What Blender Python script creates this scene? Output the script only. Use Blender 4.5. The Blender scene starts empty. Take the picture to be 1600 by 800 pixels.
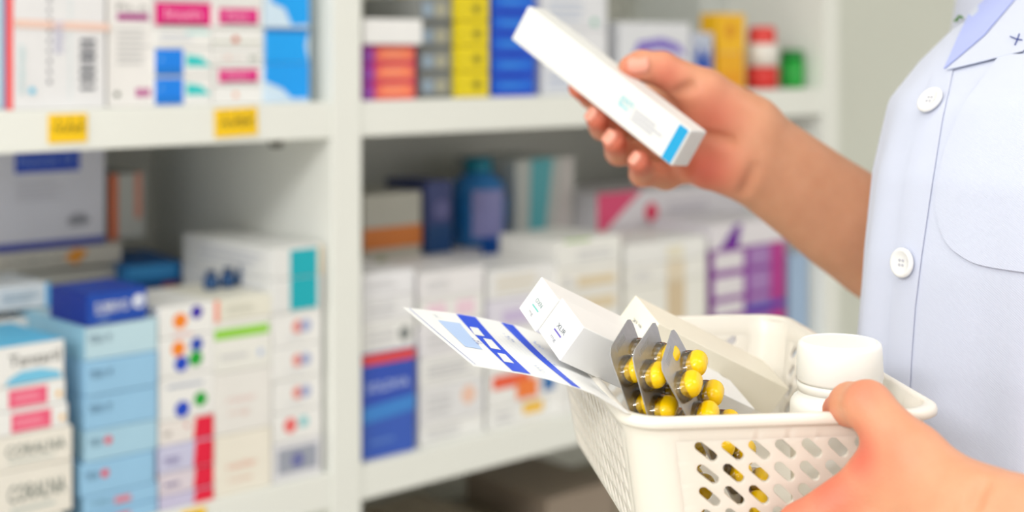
import bpy, bmesh, math, random
import numpy as np
from mathutils import Vector, Matrix
from mathutils.bvhtree import BVHTree
from mathutils.geometry import delaunay_2d_cdt
random.seed(7)
SC = bpy.context.scene
COL = SC.collection
# ------------------------------------------------------------------ camera, world, lights, exposure
FPX, CX, HY, CAMZ = 2222.2, 800.0, 84.0, 1.25
cam = bpy.data.cameras.new('camera'); camo = bpy.data.objects.new('camera', cam); COL.objects.link(camo)
camo.location = (0, 0, CAMZ); camo.rotation_euler = (math.pi/2, 0, 0)
cam.sensor_width = 36; cam.lens = 50; cam.shift_y = -(400-HY)/1600
cam.clip_start = 0.02; cam.clip_end = 50
cam.dof.use_dof = True; cam.dof.focus_distance = 0.645; cam.dof.aperture_fstop = 5.2
SC.camera = camo
w = bpy.data.worlds.new('world'); SC.world = w; w.use_nodes = True
w.node_tree.nodes['Background'].inputs[0].default_value = (1.0, 0.98, 0.95, 1)
w.node_tree.nodes['Background'].inputs[1].default_value = 0.70
def area(name, loc, rot, sx, sy, power, col=(1, 1, 1)):
    l = bpy.data.lights.new(name, 'AREA'); l.shape = 'RECTANGLE'; l.size = sx; l.size_y = sy; l.energy = power; l.color = col
    o = bpy.data.objects.new(name, l); COL.objects.link(o); o.location = loc; o.rotation_euler = rot
    return o
area('ceiling_lamp', (-0.3, 0.35, 2.62), (0, 0, 0), 1.3, 0.7, 4, (1.0, 0.985, 0.96))
area('ceiling_lamp', (-0.5, -1.2, 2.62), (0, 0, 0), 1.3, 0.7, 10, (1.0, 0.985, 0.96))
area('ceiling_lamp', (-1.9, -0.1, 2.62), (0, 0, 0), 1.3, 0.7, 8, (1.0, 0.99, 0.98))
area('ceiling_lamp', (1.3, 0.2, 2.62), (0, 0, 0), 1.3, 0.7, 8, (1.0, 0.985, 0.96))
area('ceiling_lamp', (-1.6, -2.3, 2.62), (0, 0, 0), 1.4, 0.8, 78, (1.0, 0.99, 0.975))
SC.view_settings.view_transform = 'Standard'; SC.view_settings.look = 'None'
SC.view_settings.gamma = 1; SC.view_settings.use_curve_mapping = False
SC.view_settings.exposure = 0.55
# ------------------------------------------------------------------ helpers
def P(px, py, d):
    return Vector(((px-CX)/FPX*d, d, CAMZ-(py-HY)/FPX*d))
def lin(c):
    return tuple(((v/255)/12.92 if v/255 <= 0.04045 else ((v/255+0.055)/1.055)**2.4) for v in c)
_m = {}
def mat(c, rough=0.5, **k):
    key = (c, rough, tuple(sorted(k.items())))
    if key in _m: return _m[key]
    m = bpy.data.materials.new('paint_%d_%d_%d' % c); m.use_nodes = True
    nt = m.node_tree; b = nt.nodes['Principled BSDF']
    col = lin(c)+(1,)
    b.inputs['Roughness'].default_value = rough
    if k.get('var', 1):
        n = nt.nodes.new('ShaderNodeTexNoise'); n.inputs['Scale'].default_value = k.get('scale', 25); n.inputs['Detail'].default_value = 3
        tc = nt.nodes.new('ShaderNodeTexCoord'); nt.links.new(tc.outputs['Object'], n.inputs['Vector'])
        r = nt.nodes.new('ShaderNodeMixRGB'); v = k.get('amt', 0.05)
        r.inputs[1].default_value = tuple(x*(1-v) for x in col[:3])+(1,); r.inputs[2].default_value = tuple(min(1, x*(1+v)) for x in col[:3])+(1,)
        nt.links.new(n.outputs[0], r.inputs[0]); nt.links.new(r.outputs[0], b.inputs['Base Color'])
    else: b.inputs['Base Color'].default_value = col
    if 'sss' in k:
        b.inputs['Subsurface Weight'].default_value = k['sss']; b.inputs['Subsurface Radius'].default_value = (1.0, 0.4, 0.2) if k.get('skin') else (1, 0.9, 0.8)
        b.inputs['Subsurface Scale'].default_value = k.get('sscale', 0.004)
    if 'metal' in k: b.inputs['Metallic'].default_value = k['metal']
    if 'spec' in k: b.inputs['Specular IOR Level'].default_value = k['spec']
    _m[key] = m
    return m
def bump(m, kind='noise', scale=200, strength=0.2, dist=0.001):
    nt = m.node_tree; b = nt.nodes['Principled BSDF']
    tc = nt.nodes.new('ShaderNodeTexCoord')
    t = nt.nodes.new('ShaderNodeTexNoise' if kind == 'noise' else 'ShaderNodeTexWave')
    t.inputs['Scale'].default_value = scale
    nt.links.new(tc.outputs['Object'], t.inputs['Vector'])
    bp = nt.nodes.new('ShaderNodeBump'); bp.inputs['Strength'].default_value = strength; bp.inputs['Distance'].default_value = dist
    nt.links.new(t.outputs[0 if kind == 'noise' else 1], bp.inputs['Height']); nt.links.new(bp.outputs[0], b.inputs['Normal'])
    return m
def props(o, label=None, cat=None, group=None, kind=None):
    if label: o['label'] = label
    if cat: o['category'] = cat
    if group: o['group'] = group
    if kind: o['kind'] = kind
    return o
def link(name, bm_or_me, mats, parent=None, smooth=False, M=None):
    if isinstance(bm_or_me, bmesh.types.BMesh):
        me = bpy.data.meshes.new(name); bm_or_me.to_mesh(me); bm_or_me.free()
    else: me = bm_or_me
    for m in (mats if isinstance(mats, (list, tuple)) else [mats]): me.materials.append(m)
    if smooth:
        for p in me.polygons: p.use_smooth = True
    o = bpy.data.objects.new(name, me); COL.objects.link(o)
    if parent is not None: o.parent = parent
    if M is not None: o.matrix_local = M
    return o
def empty(name, loc=(0, 0, 0), M=None, parent=None):
    o = bpy.data.objects.new(name, None); COL.objects.link(o); o.empty_display_size = 0.02
    if M is not None: o.matrix_local = M
    else: o.location = loc
    if parent: o.parent = parent
    return o
def bx(bm, x0, x1, y0, y1, z0, z1, bev=0, mi=0, M=None):
    b2 = bmesh.new()
    bmesh.ops.create_cube(b2, size=1)
    for v in b2.verts: v.co = Vector(((x0+x1)/2+v.co.x*(x1-x0), (y0+y1)/2+v.co.y*(y1-y0), (z0+z1)/2+v.co.z*(z1-z0)))
    if bev: bmesh.ops.bevel(b2, geom=b2.edges[:], offset=bev, segments=2, affect='EDGES', profile=0.5)
    add(bm, b2, mi, M)
def add(bm, b2, mi=0, M=None):
    mp = {}
    for v in b2.verts: mp[v] = bm.verts.new(M @ v.co if M else v.co)
    for f in b2.faces:
        try: g = bm.faces.new([mp[v] for v in f.verts]); g.material_index = mi if mi is not None else f.material_index
        except ValueError: pass
    b2.free()
_txt = {}
def text_polys(s):
    if s in _txt: return _txt[s]
    cu = bpy.data.curves.new('t', 'FONT'); cu.body = s; cu.resolution_u = 2
    o = bpy.data.objects.new('t', cu); COL.objects.link(o); bpy.context.view_layer.update()
    me = bpy.data.meshes.new_from_object(o)
    vs = [(v.co.x, v.co.y) for v in me.vertices]; fs = [tuple(p.vertices) for p in me.polygons]
    bpy.data.objects.remove(o); bpy.data.meshes.remove(me)
    xs = [v[0] for v in vs] or [0]; x0 = min(xs); wd = max(xs)-x0
    _txt[s] = ([(x-x0, y) for x, y in vs], fs, wd or 1)
    return _txt[s]
# decals: list of tuples in face fractions; face basis O, U(width vec), V(height vec)
def decal(bm, O, U, V, items, mats, off):
    Nn = U.cross(V).normalized(); ul, vl = U.length, V.length
    def idx(c, r=0.5):
        m = mat(c, r)
        if m not in mats: mats.append(m)
        return mats.index(m)
    lay = 0
    for it in items:
        lay += 1; o2 = Nn*(off*(1+0.35*lay))
        k = it[0]
        if k == 'R': _, a, b, c, d, colr = it; pts = [(a, b), (c, b), (c, d), (a, d)]
        elif k == 'P': _, pts, colr = it
        elif k == 'C':
            _, cx, cy, r, colr = it; ry = r; rx = r*vl/ul
            pts = [(cx+rx*math.cos(t*math.pi/10), cy+ry*math.sin(t*math.pi/10)) for t in range(20)]
        elif k == 'L':
            _, a, b, c, d, n, colr = it
            rr = random.Random(int(a*100+b*37+n))
            for i in range(n):
                zz = b+(d-b)*(i+0.5)/n; hh = (d-b)/n*0.22; xe = c-(c-a)*rr.random()*0.35
                f = bm.faces.new([bm.verts.new(O+U*x+V*y+o2) for x, y in ((a, zz-hh), (xe, zz-hh), (xe, zz+hh), (a, zz+hh))]); f.material_index = idx(colr)
            continue
        elif k == 'T':
            _, s, x, y, h, colr = it[:6]; wmax = it[6] if len(it) > 6 else None
            vs, fs, wd = text_polys(s); sc = h*vl
            sx = sc if not wmax else wmax*ul/wd
            nv = [bm.verts.new(O+U*x+V*y+U.normalized()*(vx*sx)+V.normalized()*(vy*sc)+o2) for vx, vy in vs]
            mi = idx(colr)
            for f in fs:
                try: g = bm.faces.new([nv[i] for i in f]); g.material_index = mi
                except ValueError: pass
            continue
        f = bm.faces.new([bm.verts.new(O+U*x+V*y+o2) for x, y in pts]); f.material_index = idx(colr)
    return
def carton_mesh(w_, d_, h_, col, front=(), left=(), top=(), rough=0.45, bev=0.0008, right=()):
    """carton centred on x,y with its base at z=0; front face is -y"""
    bm = bmesh.new(); mats = [mat(col, rough)]
    bx(bm, -w_/2, w_/2, -d_/2, d_/2, 0, h_, bev)
    o = 0.00025
    decal(bm, Vector((-w_/2, -d_/2, 0)), Vector((w_, 0, 0)), Vector((0, 0, h_)), front, mats, o)
    decal(bm, Vector((-w_/2, d_/2, 0)), Vector((0, -d_, 0)), Vector((0, 0, h_)), left, mats, o)
    decal(bm, Vector((-w_/2, -d_/2, h_)), Vector((w_, 0, 0)), Vector((0, d_, 0)), top, mats, o)
    return bm, mats
# ------------------------------------------------------------------ shelf frame of reference
S = Vector((0.7394, 0.6732, 0)); N = Vector((-0.6732, 0.7394, 0)); F0 = Vector((-0.1491, 1.41, 0))
ANG = math.atan2(S.y, S.x)
SM = Matrix.Translation(F0) @ Matrix.Rotation(ANG, 4, 'Z')      # shelf space: x along the front, y into the shelf
def s_at(px, n):
    k = (px-CX)/FPX; b = F0+N*n
    return (k*b.y-b.x)/(S.x-k*S.y)
def z_at(py, s, n):
    return CAMZ-(py-HY)/FPX*(F0+S*s+N*n).y
Z1B, Z1, Z2B, Z2 = 1.168, 1.203, 0.806, 0.8415
DEP = 0.36
# ------------------------------------------------------------------ room
def struct(name, bm, m, M=None): return props(link(name, bm, m, M=M), kind='structure')
bm = bmesh.new(); bx(bm, -4, 4, -3, 5, -0.1, 0); struct('floor', bm, mat((196, 190, 178), 0.35, scale=3))
bm = bmesh.new(); bx(bm, -4, 4, -3, 5, 2.7, 2.8); struct('ceiling', bm, mat((238, 238, 234), 0.9, scale=3))
bm = bmesh.new(); bx(bm, -2.6, 3.2, DEP+0.03, DEP+0.13, 0, 2.7); struct('wall_back', bm, mat((236, 239, 230), 0.8, scale=3), SM)
bm = bmesh.new(); bx(bm, 3.2, 3.3, -3.0, DEP+0.13, 0, 2.7); struct('wall_right', bm, mat((236, 239, 230), 0.8, scale=3), SM)
# ------------------------------------------------------------------ shelving unit
lam = mat((236, 238, 232), 0.4, scale=8, amt=0.02)
unit = empty('shelving_unit', M=SM)
props(unit, 'tall white laminate pharmacy shelving unit filled with medicine boxes', 'shelving unit')
XL, XR, XM0, XM1, XE = -0.83, 0.775, -0.035, 0.0, 0.81
def board(name, x0, x1, z0, z1, y0=0.0, y1=DEP, parent=None):
    bm = bmesh.new(); bx(bm, x0, x1, y0, y1, z0, z1, 0.0012); return link(name, bm, lam, parent or unit)
board('side_panel', XL-0.035, XL, 0.0, 2.1); board('side_panel', XR, XE, 0.0, 2.1); board('divider_panel', XM0, XM1, 0.0, 2.1)
bm = bmesh.new(); bx(bm, XL-0.035, XE, DEP+0.0005, DEP+0.0125, 0, 2.1); link('back_panel', bm, mat((230, 230, 221), 0.6, scale=6), unit)
shelves = {}
for (x0, x1, tag) in ((XL, XM0, 'l'), (XM1, XR, 'r')):
    for i, zt in enumerate((0.10, 0.47, Z2, Z1, 1.565, 2.09)):
        shelves[tag, i] = board('shelf', x0+0.0004, x1-0.0004, zt-0.0355, zt, 0.002)
# yellow shelf labels
def price_label(px0, px1, y0, y1, key, rot, squig):
    s0, s1 = s_at(px0, 0), s_at(px1, 0); sm = (s0+s1)/2
    za, zb = z_at(y1, sm, 0), z_at(y0, sm, 0); wd, h = s1-s0, zb-za
    bm = bmesh.new(); mats = [mat((252, 205, 0), 0.5)]
    bx(bm, -wd/2, wd/2, -0.0008, 0, -h/2, h/2, 0.0003)
    dk = (120, 100, 20)
    its = []
    x = 0.12
    for i in range(squig):
        hh = random.uniform(0.14, 0.3); its += [('R', x, 0.38, x+0.025, 0.38+hh, dk), ('R', x, 0.38+hh-0.05, x+0.07, 0.38+hh, dk)]
        if i % 2: its += [('R', x+0.05, 0.36, x+0.075, 0.38+hh, dk)]
        if i % 3 == 1: its += [('C', x+0.03, 0.76, 0.06, dk)]
        x += 0.78/squig
    decal(bm, Vector((-wd/2, -0.0008, -h/2)), Vector((wd, 0, 0)), Vector((0, 0, h)), its, mats, 0.0001)
    o = link('price_label', bm, mats, shelves[key]); o.matrix_local = Matrix.Translation((sm, 0.0012, (za+zb)/2)) @ Matrix.Rotation(rot, 4, 'Y')
    o['label'] = 'yellow handwritten shelf label'
price_label(76, 137, 178, 223, ('l', 3), 0.0, 8)
price_label(336, 403, 169, 213, ('l', 3), -0.03, 9)
price_label(284, 322, 796, 835, ('l', 2), 0.0, 7)
# bolt under the upper shelf
bm = bmesh.new(); bmesh.ops.create_cone(bm, cap_ends=True, segments=16, radius1=0.006, radius2=0.008, depth=0.008)
o = link('shelf_pin', bm, mat((70, 68, 60), 0.5), unit); o.location = (XM0-0.045, 0.03, Z1B-0.0045)
# ------------------------------------------------------------------ cartons on the shelves
WH = (240, 240, 238); CR = (236, 232, 222); GR = (150, 150, 150)
SR = []
def place(name, px0, px1, n, dep, z0, z1, col, label, cat='box', group=None, front=(), left=(), top=(), jit=0.0, dy=0.0, wmx=None, wmn=None):
    s0, s1 = s_at(px0, n), s_at(px1, n)
    if s1 < 0.02 and s0 < -0.04: s1 = min(s1, XM0-0.002)
    else: s0 = max(s0, XM1+0.002); s1 = min(s1, XR-0.002)
    if wmx: s1 = min(s1, wmx)
    if wmn is not None: s0 = max(s0, wmn)
    for (qn0, qn1, qs0, qs1, qz0, qz1, _) in SR:      # never let two boxes share space
        ov = (min(s1, qs1)-max(s0, qs0), min(n+dep, qn1)-max(n, qn0), min(z1, qz1)-max(z0, qz0)); e_ = 0.0008
        if min(ov) <= e_: continue
        k = ov.index(min(ov))
        if k == 0:
            if s0 < qs0: s1 = qs0-e_
            else: s0 = qs1+e_
        elif k == 1:
            if n < qn0: dep = qn0-e_-n
            else: dep = n+dep-(qn1+e_); n = qn1+e_
        elif z0 < qz0: z1 = qz0-e_
        else: z0 = qz1+e_
    wd = s1-s0
    SR.append((n, n+dep, s0, s1, z0, z1, label))
    bm, mats = carton_mesh(wd, dep, max(0.004, z1-z0-0.0006), col, front, left, top)
    M = SM @ Matrix.Translation(((s0+s1)/2, n+dep/2, z0)) @ Matrix.Rotation(jit, 4, 'Z')
    return props(link(name, bm, mats, M=M), label, cat, group)
def stack(px0, px1, n, dep, base, rows, group=None, gap=0.0):
    """rows bottom to top: (y of the top edge at px0, colour, front, left, top, label)"""
    z = base+0.0003; s0 = s_at(px0, n)
    for i, r in enumerate(rows):
        y, col, fr, lf, tp, label = r[:6]; ex = r[6] if len(r) > 6 else {}
        z1 = max(z_at(y, s0, n), z+0.012)
        place(ex.get('name', 'medicine_box'), px0+ex.get('dx0', 0), px1+ex.get('dx1', 0), n+ex.get('dn', random.uniform(0, 0.003)), ex.get('dep', dep), z, z1, col, label, 'box', ex.get('group', group), fr, lf, tp, ex.get('jit', 0), 0, ex.get('wmx'), ex.get('wmn'))
        z = z1
    return z
LG = (205, 205, 208); MAG = (222, 28, 128); DK = (70, 75, 90)
# --- upper left bay -------------------------------------------------
big = place('carton', 21, 165, 0.012, 0.16, Z1+0.0003, 1.36, (232, 232, 234),
      'large white carton with red and blue side stripes, bound by a rubber band', 'box',
      front=[('T', 'Kl', 0.78, 0.66, 0.14, (40, 185, 235), 0.2), ('L', 0.36, 0.12, 0.40, 0.62, 9, (130, 130, 140)), ('R', 0.60, 0.05, 0.606, 0.95, (190, 225, 230)),
             ('R', 0.71, 0.10, 0.88, 0.118, DK), ('R', 0.71, 0.145, 0.88, 0.17, DK), ('R', 0.71, 0.19, 0.88, 0.215, DK), ('R', 0.71, 0.235, 0.88, 0.25, DK), ('R', 0.71, 0.27, 0.88, 0.30, DK), ('R', 0.71, 0.32, 0.88, 0.34, DK), ('R', 0.71, 0.36, 0.88, 0.38, DK),
             ('C', 0.19, 0.10, 0.018, (90, 200, 235)), ('L', 0.06, 0.08, 0.12, 0.35, 12, (190, 225, 230)), ('L', 0.42, 0.3, 0.55, 0.48, 8, (200, 200, 225))],
      left=[('R', 0.90, 0, 1.0, 1, (250, 92, 96)), ('R', 0.85, 0, 0.90, 1, (20, 165, 215))])
bm = bmesh.new(); sw = s_at(165, .012)-s_at(21, .012)
zb = z_at(40, s_at(90, 0.012), 0.012)-Z1
for z_, (a, b, c, d) in ((0, (-sw/2-.0012, sw/2+.0012, -.0812, -.0803)), (0, (-sw/2-.0012, sw/2+.0012, .0803, .0812)), (0, (-sw/2-.0012, -sw/2-.0004, -.081, .081)), (0, (sw/2+.0004, sw/2+.0012, -.081, .081))):
    bx(bm, a, b, c, d, zb-0.0032, zb+0.0032)
o = link('rubber_band', bm, mat((240, 205, 190), 0.5), big); o.rotation_euler = (0, 0.03, 0); o['label'] = 'pale orange rubber band'
place('medicine_box', 168, 239, 0.014, 0.09, Z1+0.0003, 1.325, (238, 236, 234), 'tall white box with a purple bar and small print, beside the large rubber-banded carton', 'box',
      front=[('T', 'Pn..n', 0.2, 0.70, 0.08, (120, 120, 120), 0.65), ('R', 0.2, 0.63, 0.9, 0.68, (165, 20, 130)), ('L', 0.2, 0.3, 0.92, 0.58, 7, (205, 205, 205)), ('C', 0.2, 0.09, 0.02, (60, 70, 50)), ('R', 0.62, 0.07, 0.78, 0.13, (190, 70, 150)), ('R', 0.82, 0.07, 0.93, 0.13, (190, 70, 150))])
BL = (0, 132, 240); TL = (50, 205, 205)
bf = [('R', 0.02, 0.04, 0.5, 0.97, BL), ('R', 0.02, 0.04, 0.5, 0.3, (0, 120, 215)), ('P', [(0.55, 0.35), (0.98, 0.35), (0.8, 0.7), (0.55, 0.78)], TL), ('T', 'a', 0.1, 0.55, 0.3, (150, 210, 250))]
stack(240, 331, 0.012, 0.09, Z1, [
    (120, WH, bf, (), (), 'white box with blue half and teal wedge, on the upper shelf, bottom of its stack'),
    (74, WH, bf, (), (), 'white box with blue half and teal wedge, on the upper shelf, second from the bottom'),
    (44, WH, [('L', 0.1, 0.3, 0.9, 0.8, 2, (210, 215, 225)), ('R', 0.55, 0.75, 0.95, 0.9, (190, 240, 240))], (), (), 'thin plain white box between a magenta box and the blue and teal boxes'),
    (-2, WH, [('R', 0.02, 0.1, 0.98, 0.92, (225, 15, 125)), ('T', 'Inum', 0.2, 0.35, 0.55, (250, 190, 215), 0.6), ('R', 0.1, 0.1, 0.9, 0.2, (110, 10, 60))], (), (), 'white box with a large magenta panel, on top of the blue and teal boxes'),
    (-50, WH, (), (), (), 'plain white box stacked above the large magenta panel')], 'boxes stacked on the upper left shelf')
pk = [('R', 0.12, 0.15, 0.9, 0.85, (225, 40, 135)), ('T', 'Paxa', 0.28, 0.38, 0.45, (250, 190, 215), 0.4), ('R', 0.2, 0.15, 0.9, 0.22, (90, 20, 50))]
stack(332, 411, 0.012, 0.09, Z1, [
    (134, WH, [('C', 0.45, 0.5, 0.16, (240, 170, 140))], (), (), 'white box with a small orange emblem, bottom of the stack under two pink-labelled boxes'),
    (103, WH, pk, (), (), 'white box with a pink label, lower of two alike on the upper left shelf'),
    (76, WH, [('L', 0.1, 0.3, 0.9, 0.6, 1, (215, 205, 200)), ('R', 0.7, 0.35, 0.9, 0.55, (150, 160, 150)), ('C', 0.3, 0.5, 0.12, (240, 190, 180))], (), (), 'white box with faint pink and grey marks between two pink-labelled boxes'),
    (43, WH, [('R', 0.0, 0.28, 0.95, 0.36, (190, 195, 175)), ('C', 0.45, 0.45, 0.18, (205, 90, 60))], (), (), 'white box with a red-brown emblem on a grey line'),
    (6, WH, pk, (), (), 'white box with a pink label, upper of two alike on the upper left shelf'),
    (-34, WH, (), (), (), 'plain white box above the upper pink label')], 'boxes stacked on the upper left shelf')
def bwave(flip): return [('P', [(0.02, 0.97), (0.98, 0.97), (0.98, 0.35), (0.93, 0.04), (0.55, 0.04), (0.3, 0.25), (0.02, 0.45 if flip else 0.2)], (0, 160, 250)), ('R', 0.02, 0.85, 0.98, 0.97, (0, 120, 205))]
stack(412, 484, 0.012, 0.09, Z1, [
    (98, (210, 232, 250), [('P', [(0.02, 1), (0.98, 1), (0.98, 0.1), (0.6, 0.1), (0.4, 0.35), (0.02, 0.55)], (0, 160, 250))], (), (), 'pale box with a bright blue swoosh, bottom box beside the white divider'),
    (43, (210, 232, 250), [('P', [(0.02, 0.98), (0.98, 0.98), (0.9, 0.5), (0.98, 0), (0.02, 0)], (0, 165, 252)), ('R', 0.02, 0.88, 0.98, 0.99, (0, 110, 190))], (), (), 'bright blue box with darker top edge beside the white divider'),
    (-60, (210, 232, 250), [('P', [(0.15, 1), (0.98, 1), (0.98, 0.06), (0.6, 0.04), (0.45, 0.3), (0.15, 0.4)], (0, 165, 252))], (), (), 'tall blue box cut off by the picture top, beside the white divider')], 'boxes stacked on the upper left shelf')
# --- middle left bay, front row ------------------------------------
lb = (152, 200, 234); lbs = (120, 185, 230)
z = stack(-30, 98, -0.002+0.004, 0.10, Z2, [
    (830, CR, (), (), (), 'cream box at the lower left corner, bottom of its stack'),
    (746, CR, [('T', 'CORALNA', 0.28, 0.38, 0.48, (60, 85, 82), 0.64), ('R', 0.3, 0.2, 0.8, 0.26, (190, 200, 195))], (), (), 'cream box with grey capital lettering, lower of two at the left edge', {'dx1': 14, 'jit': 0.02}),
    (690, CR, [('T', 'CORALNA', 0.28, 0.38, 0.48, (60, 85, 82), 0.64), ('R', 0.3, 0.2, 0.8, 0.26, (190, 200, 195))], (), (), 'cream box with grey capital lettering, upper of two at the left edge', {'dx1': 16, 'jit': -0.02}),
    (652, WH, [('R', 0.34, 0.1, 0.80, 0.9, (240, 95, 130)), ('L', 0.38, 0.3, 0.74, 0.7, 2, (250, 160, 180)), ('C', 0.93, 0.4, 0.12, (245, 190, 90))], (), (), 'white box with a coral pink label, lower of two at the left edge', {'dx1': 8}),
    (612, WH, [('R', 0.32, 0.1, 0.78, 0.85, (240, 95, 130)), ('L', 0.38, 0.3, 0.72, 0.7, 2, (250, 160, 180)), ('C', 0.92, 0.4, 0.12, (245, 190, 90))], (), (), 'white box with a coral pink label, upper of two at the left edge', {'dx1': 4}),
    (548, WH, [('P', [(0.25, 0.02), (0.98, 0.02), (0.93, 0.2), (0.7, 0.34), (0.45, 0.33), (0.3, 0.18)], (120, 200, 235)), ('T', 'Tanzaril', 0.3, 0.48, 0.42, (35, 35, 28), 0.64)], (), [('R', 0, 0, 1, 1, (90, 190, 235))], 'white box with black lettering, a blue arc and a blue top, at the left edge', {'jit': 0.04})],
    'boxes stacked at the left edge')
def tx(red): return [('T', 'TEXA  M' if not red else 'TEX', 0.05, 0.5, 0.34, (25, 70, 110), 0.3 if not red else 0.18)]+([('C', 0.31, 0.62, 0.13, (230, 70, 90))] if red else [])
z = stack(133, 246, 0.004, 0.11, Z2, [
    (826, lb, [('R', 0.4, 0.3, 0.62, 0.65, (225, 120, 135))], (), (), 'pale blue box resting on the shelf, bottom of the light blue stack'),
    (778, lb, [('T', 'ndos', 0.08, 0.45, 0.4, (60, 110, 130), 0.28), ('R', 0.4, 0.3, 0.62, 0.65, (225, 120, 135))], (), (), 'pale blue box with a pink mark, second from the bottom of the light blue stack'),
    (726, lb, tx(True), (), (), 'light blue box with a red dot, lower of two in the light blue stack', {'dx0': -6, 'dx1': -4}),
    (676, (170, 210, 232), tx(True), (), (), 'light blue box with a red dot, upper of two in the light blue stack'),
    (621, lb, tx(False), (), (), 'sky blue box with dark lettering and no dot, lowest of its kind'),
    (566, lb, tx(False), (), (), 'sky blue box with dark lettering, under the palest box of the stack', {'jit': 0.012}),
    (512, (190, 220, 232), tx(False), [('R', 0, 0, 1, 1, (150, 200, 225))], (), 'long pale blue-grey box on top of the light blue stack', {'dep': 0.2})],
    'light blue boxes stacked in the middle left bay')
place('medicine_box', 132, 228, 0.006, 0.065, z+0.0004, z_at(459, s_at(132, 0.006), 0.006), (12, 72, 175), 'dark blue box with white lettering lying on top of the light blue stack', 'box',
      front=[('T', 'SUBRIVO', 0.13, 0.35, 0.50, (245, 250, 255), 0.56), ('C', 0.86, 0.58, 0.22, (235, 240, 250)), ('P', [(0.8, 0.5), (0.9, 0.45), (0.95, 0.62)], (20, 90, 190)), ('L', 0.17, 0.12, 0.45, 0.22, 1, (160, 190, 230))],
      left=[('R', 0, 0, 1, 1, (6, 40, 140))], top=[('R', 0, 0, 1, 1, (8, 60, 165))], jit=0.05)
zz = stack(-30, 78, 0.120, 0.09, Z2, [
    (610, WH, (), (), (), 'plain white box behind the boxes at the left edge, lower one'),
    (505, WH, (), (), (), 'plain white box behind the boxes at the left edge, upper one'),
    (453, (228, 234, 240), [('L', 0.3, 0.25, 0.85, 0.75, 3, (140, 170, 190)), ('R', 0.93, 0, 1, 1, (110, 190, 240))], (), (), 'white box with blue edge and small print, left of the dark blue box')])
DT = {'orange': (250, 140, 30), 'navy': (60, 40, 170), 'green': (20, 165, 50), 'blue': (20, 70, 200)}
redp = ('P', [(0.62, 0.02), (0.99, 0.02), (0.99, 0.98), (0.66, 0.98)], (232, 15, 60))
stack(248, 334, 0.006, 0.10, Z2, [
    (778, (205, 200, 228), [redp], (), (), 'lilac box with a red end, lowest of the red-ended boxes'),
    (742, (225, 215, 225), [redp, ('L', 0.1, 0.3, 0.5, 0.6, 1, (120, 110, 160))], (), (), 'lilac white box with a red end, second from the shelf'),
    (700, (205, 205, 232), [redp, ('L', 0.1, 0.3, 0.5, 0.6, 2, (120, 110, 170))], (), (), 'lilac box with a red end, in the middle of the red-ended boxes'),
    (662, (238, 232, 228), [redp, ('T', 'as', 0.1, 0.4, 0.4, (120, 110, 100)), ('C', 0.5, 0.7, 0.08, (210, 70, 90))], (), (), 'white box with a red end and grey lettering, topmost of the red-ended boxes'),
    (593, WH, [('C', 0.42, 0.22, 0.19, DT['blue']), ('C', 0.75, 0.38, 0.17, DT['green']), ('L', 0.15, 0.7, 0.9, 0.85, 1, (170, 180, 200))], (), (), 'white box with blue and green dots, below the box of four coloured dots'),
    (531, WH, [('C', 0.35, 0.7, 0.2, DT['orange']), ('C', 0.4, 0.3, 0.2, DT['blue']), ('C', 0.68, 0.75, 0.18, (30, 70, 180)), ('C', 0.66, 0.38, 0.2, DT['green'])], (), (), 'white box with orange, blue and green dots, in the middle left bay'),
    (482, WH, [('C', 0.38, 0.5, 0.26, DT['orange']), ('C', 0.68, 0.72, 0.22, DT['navy']), ('R', 0.25, 0.0, 0.6, 0.08, (240, 190, 190))], (), (), 'white box with orange and purple dots, top of the dotted boxes')],
    'boxes in the stack beside the light blue boxes')
ztop4 = stack(335, 424, 0.006, 0.10, Z2, [
    (684, (240, 235, 222), [('T', 'rezeller', 0.22, 0.42, 0.16, (235, 160, 140), 0.52), ('T', 'rose', 0.25, 0.2, 0.12, (235, 185, 165), 0.4)], (), (), 'tall cream box with orange lettering, standing on the shelf beneath a matching box'),
    (586, (236, 234, 230), [('T', 'rosor', 0.22, 0.5, 0.16, (235, 190, 185), 0.5), ('T', 'mg', 0.25, 0.3, 0.12, (235, 200, 190), 0.35)], (), (), 'tall off-white box with faint pink lettering, under the green-striped box'),
    (505, (238, 238, 232), [('R', 0.0, 0.66, 0.95, 0.86, (150, 215, 70)), ('L', 0.1, 0.2, 0.6, 0.4, 1, (215, 215, 215)), ('C', 0.8, 0.3, 0.07, (190, 205, 235))], (), (), 'white box with a bright green stripe'),
    (470, (234, 232, 218), [('R', 0, 0, 0.08, 1, (250, 150, 130)), ('L', 0.2, 0.3, 0.8, 0.7, 2, (205, 205, 190))], (), (), 'thin white box with a coral left edge, on top of the green-striped box')],
    'boxes in the stack with the green stripe')
em = [('C', 0.5, 0.55, 0.2, (235, 150, 140)), ('C', 0.66, 0.55, 0.2, (170, 180, 215)), ('L', 0.3, 0.2, 0.7, 0.3, 1, (215, 215, 220))]
ordn = ['standing on the shelf', 'second from the shelf', 'third from the shelf', 'fourth from the shelf', 'on top of the stack']
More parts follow.
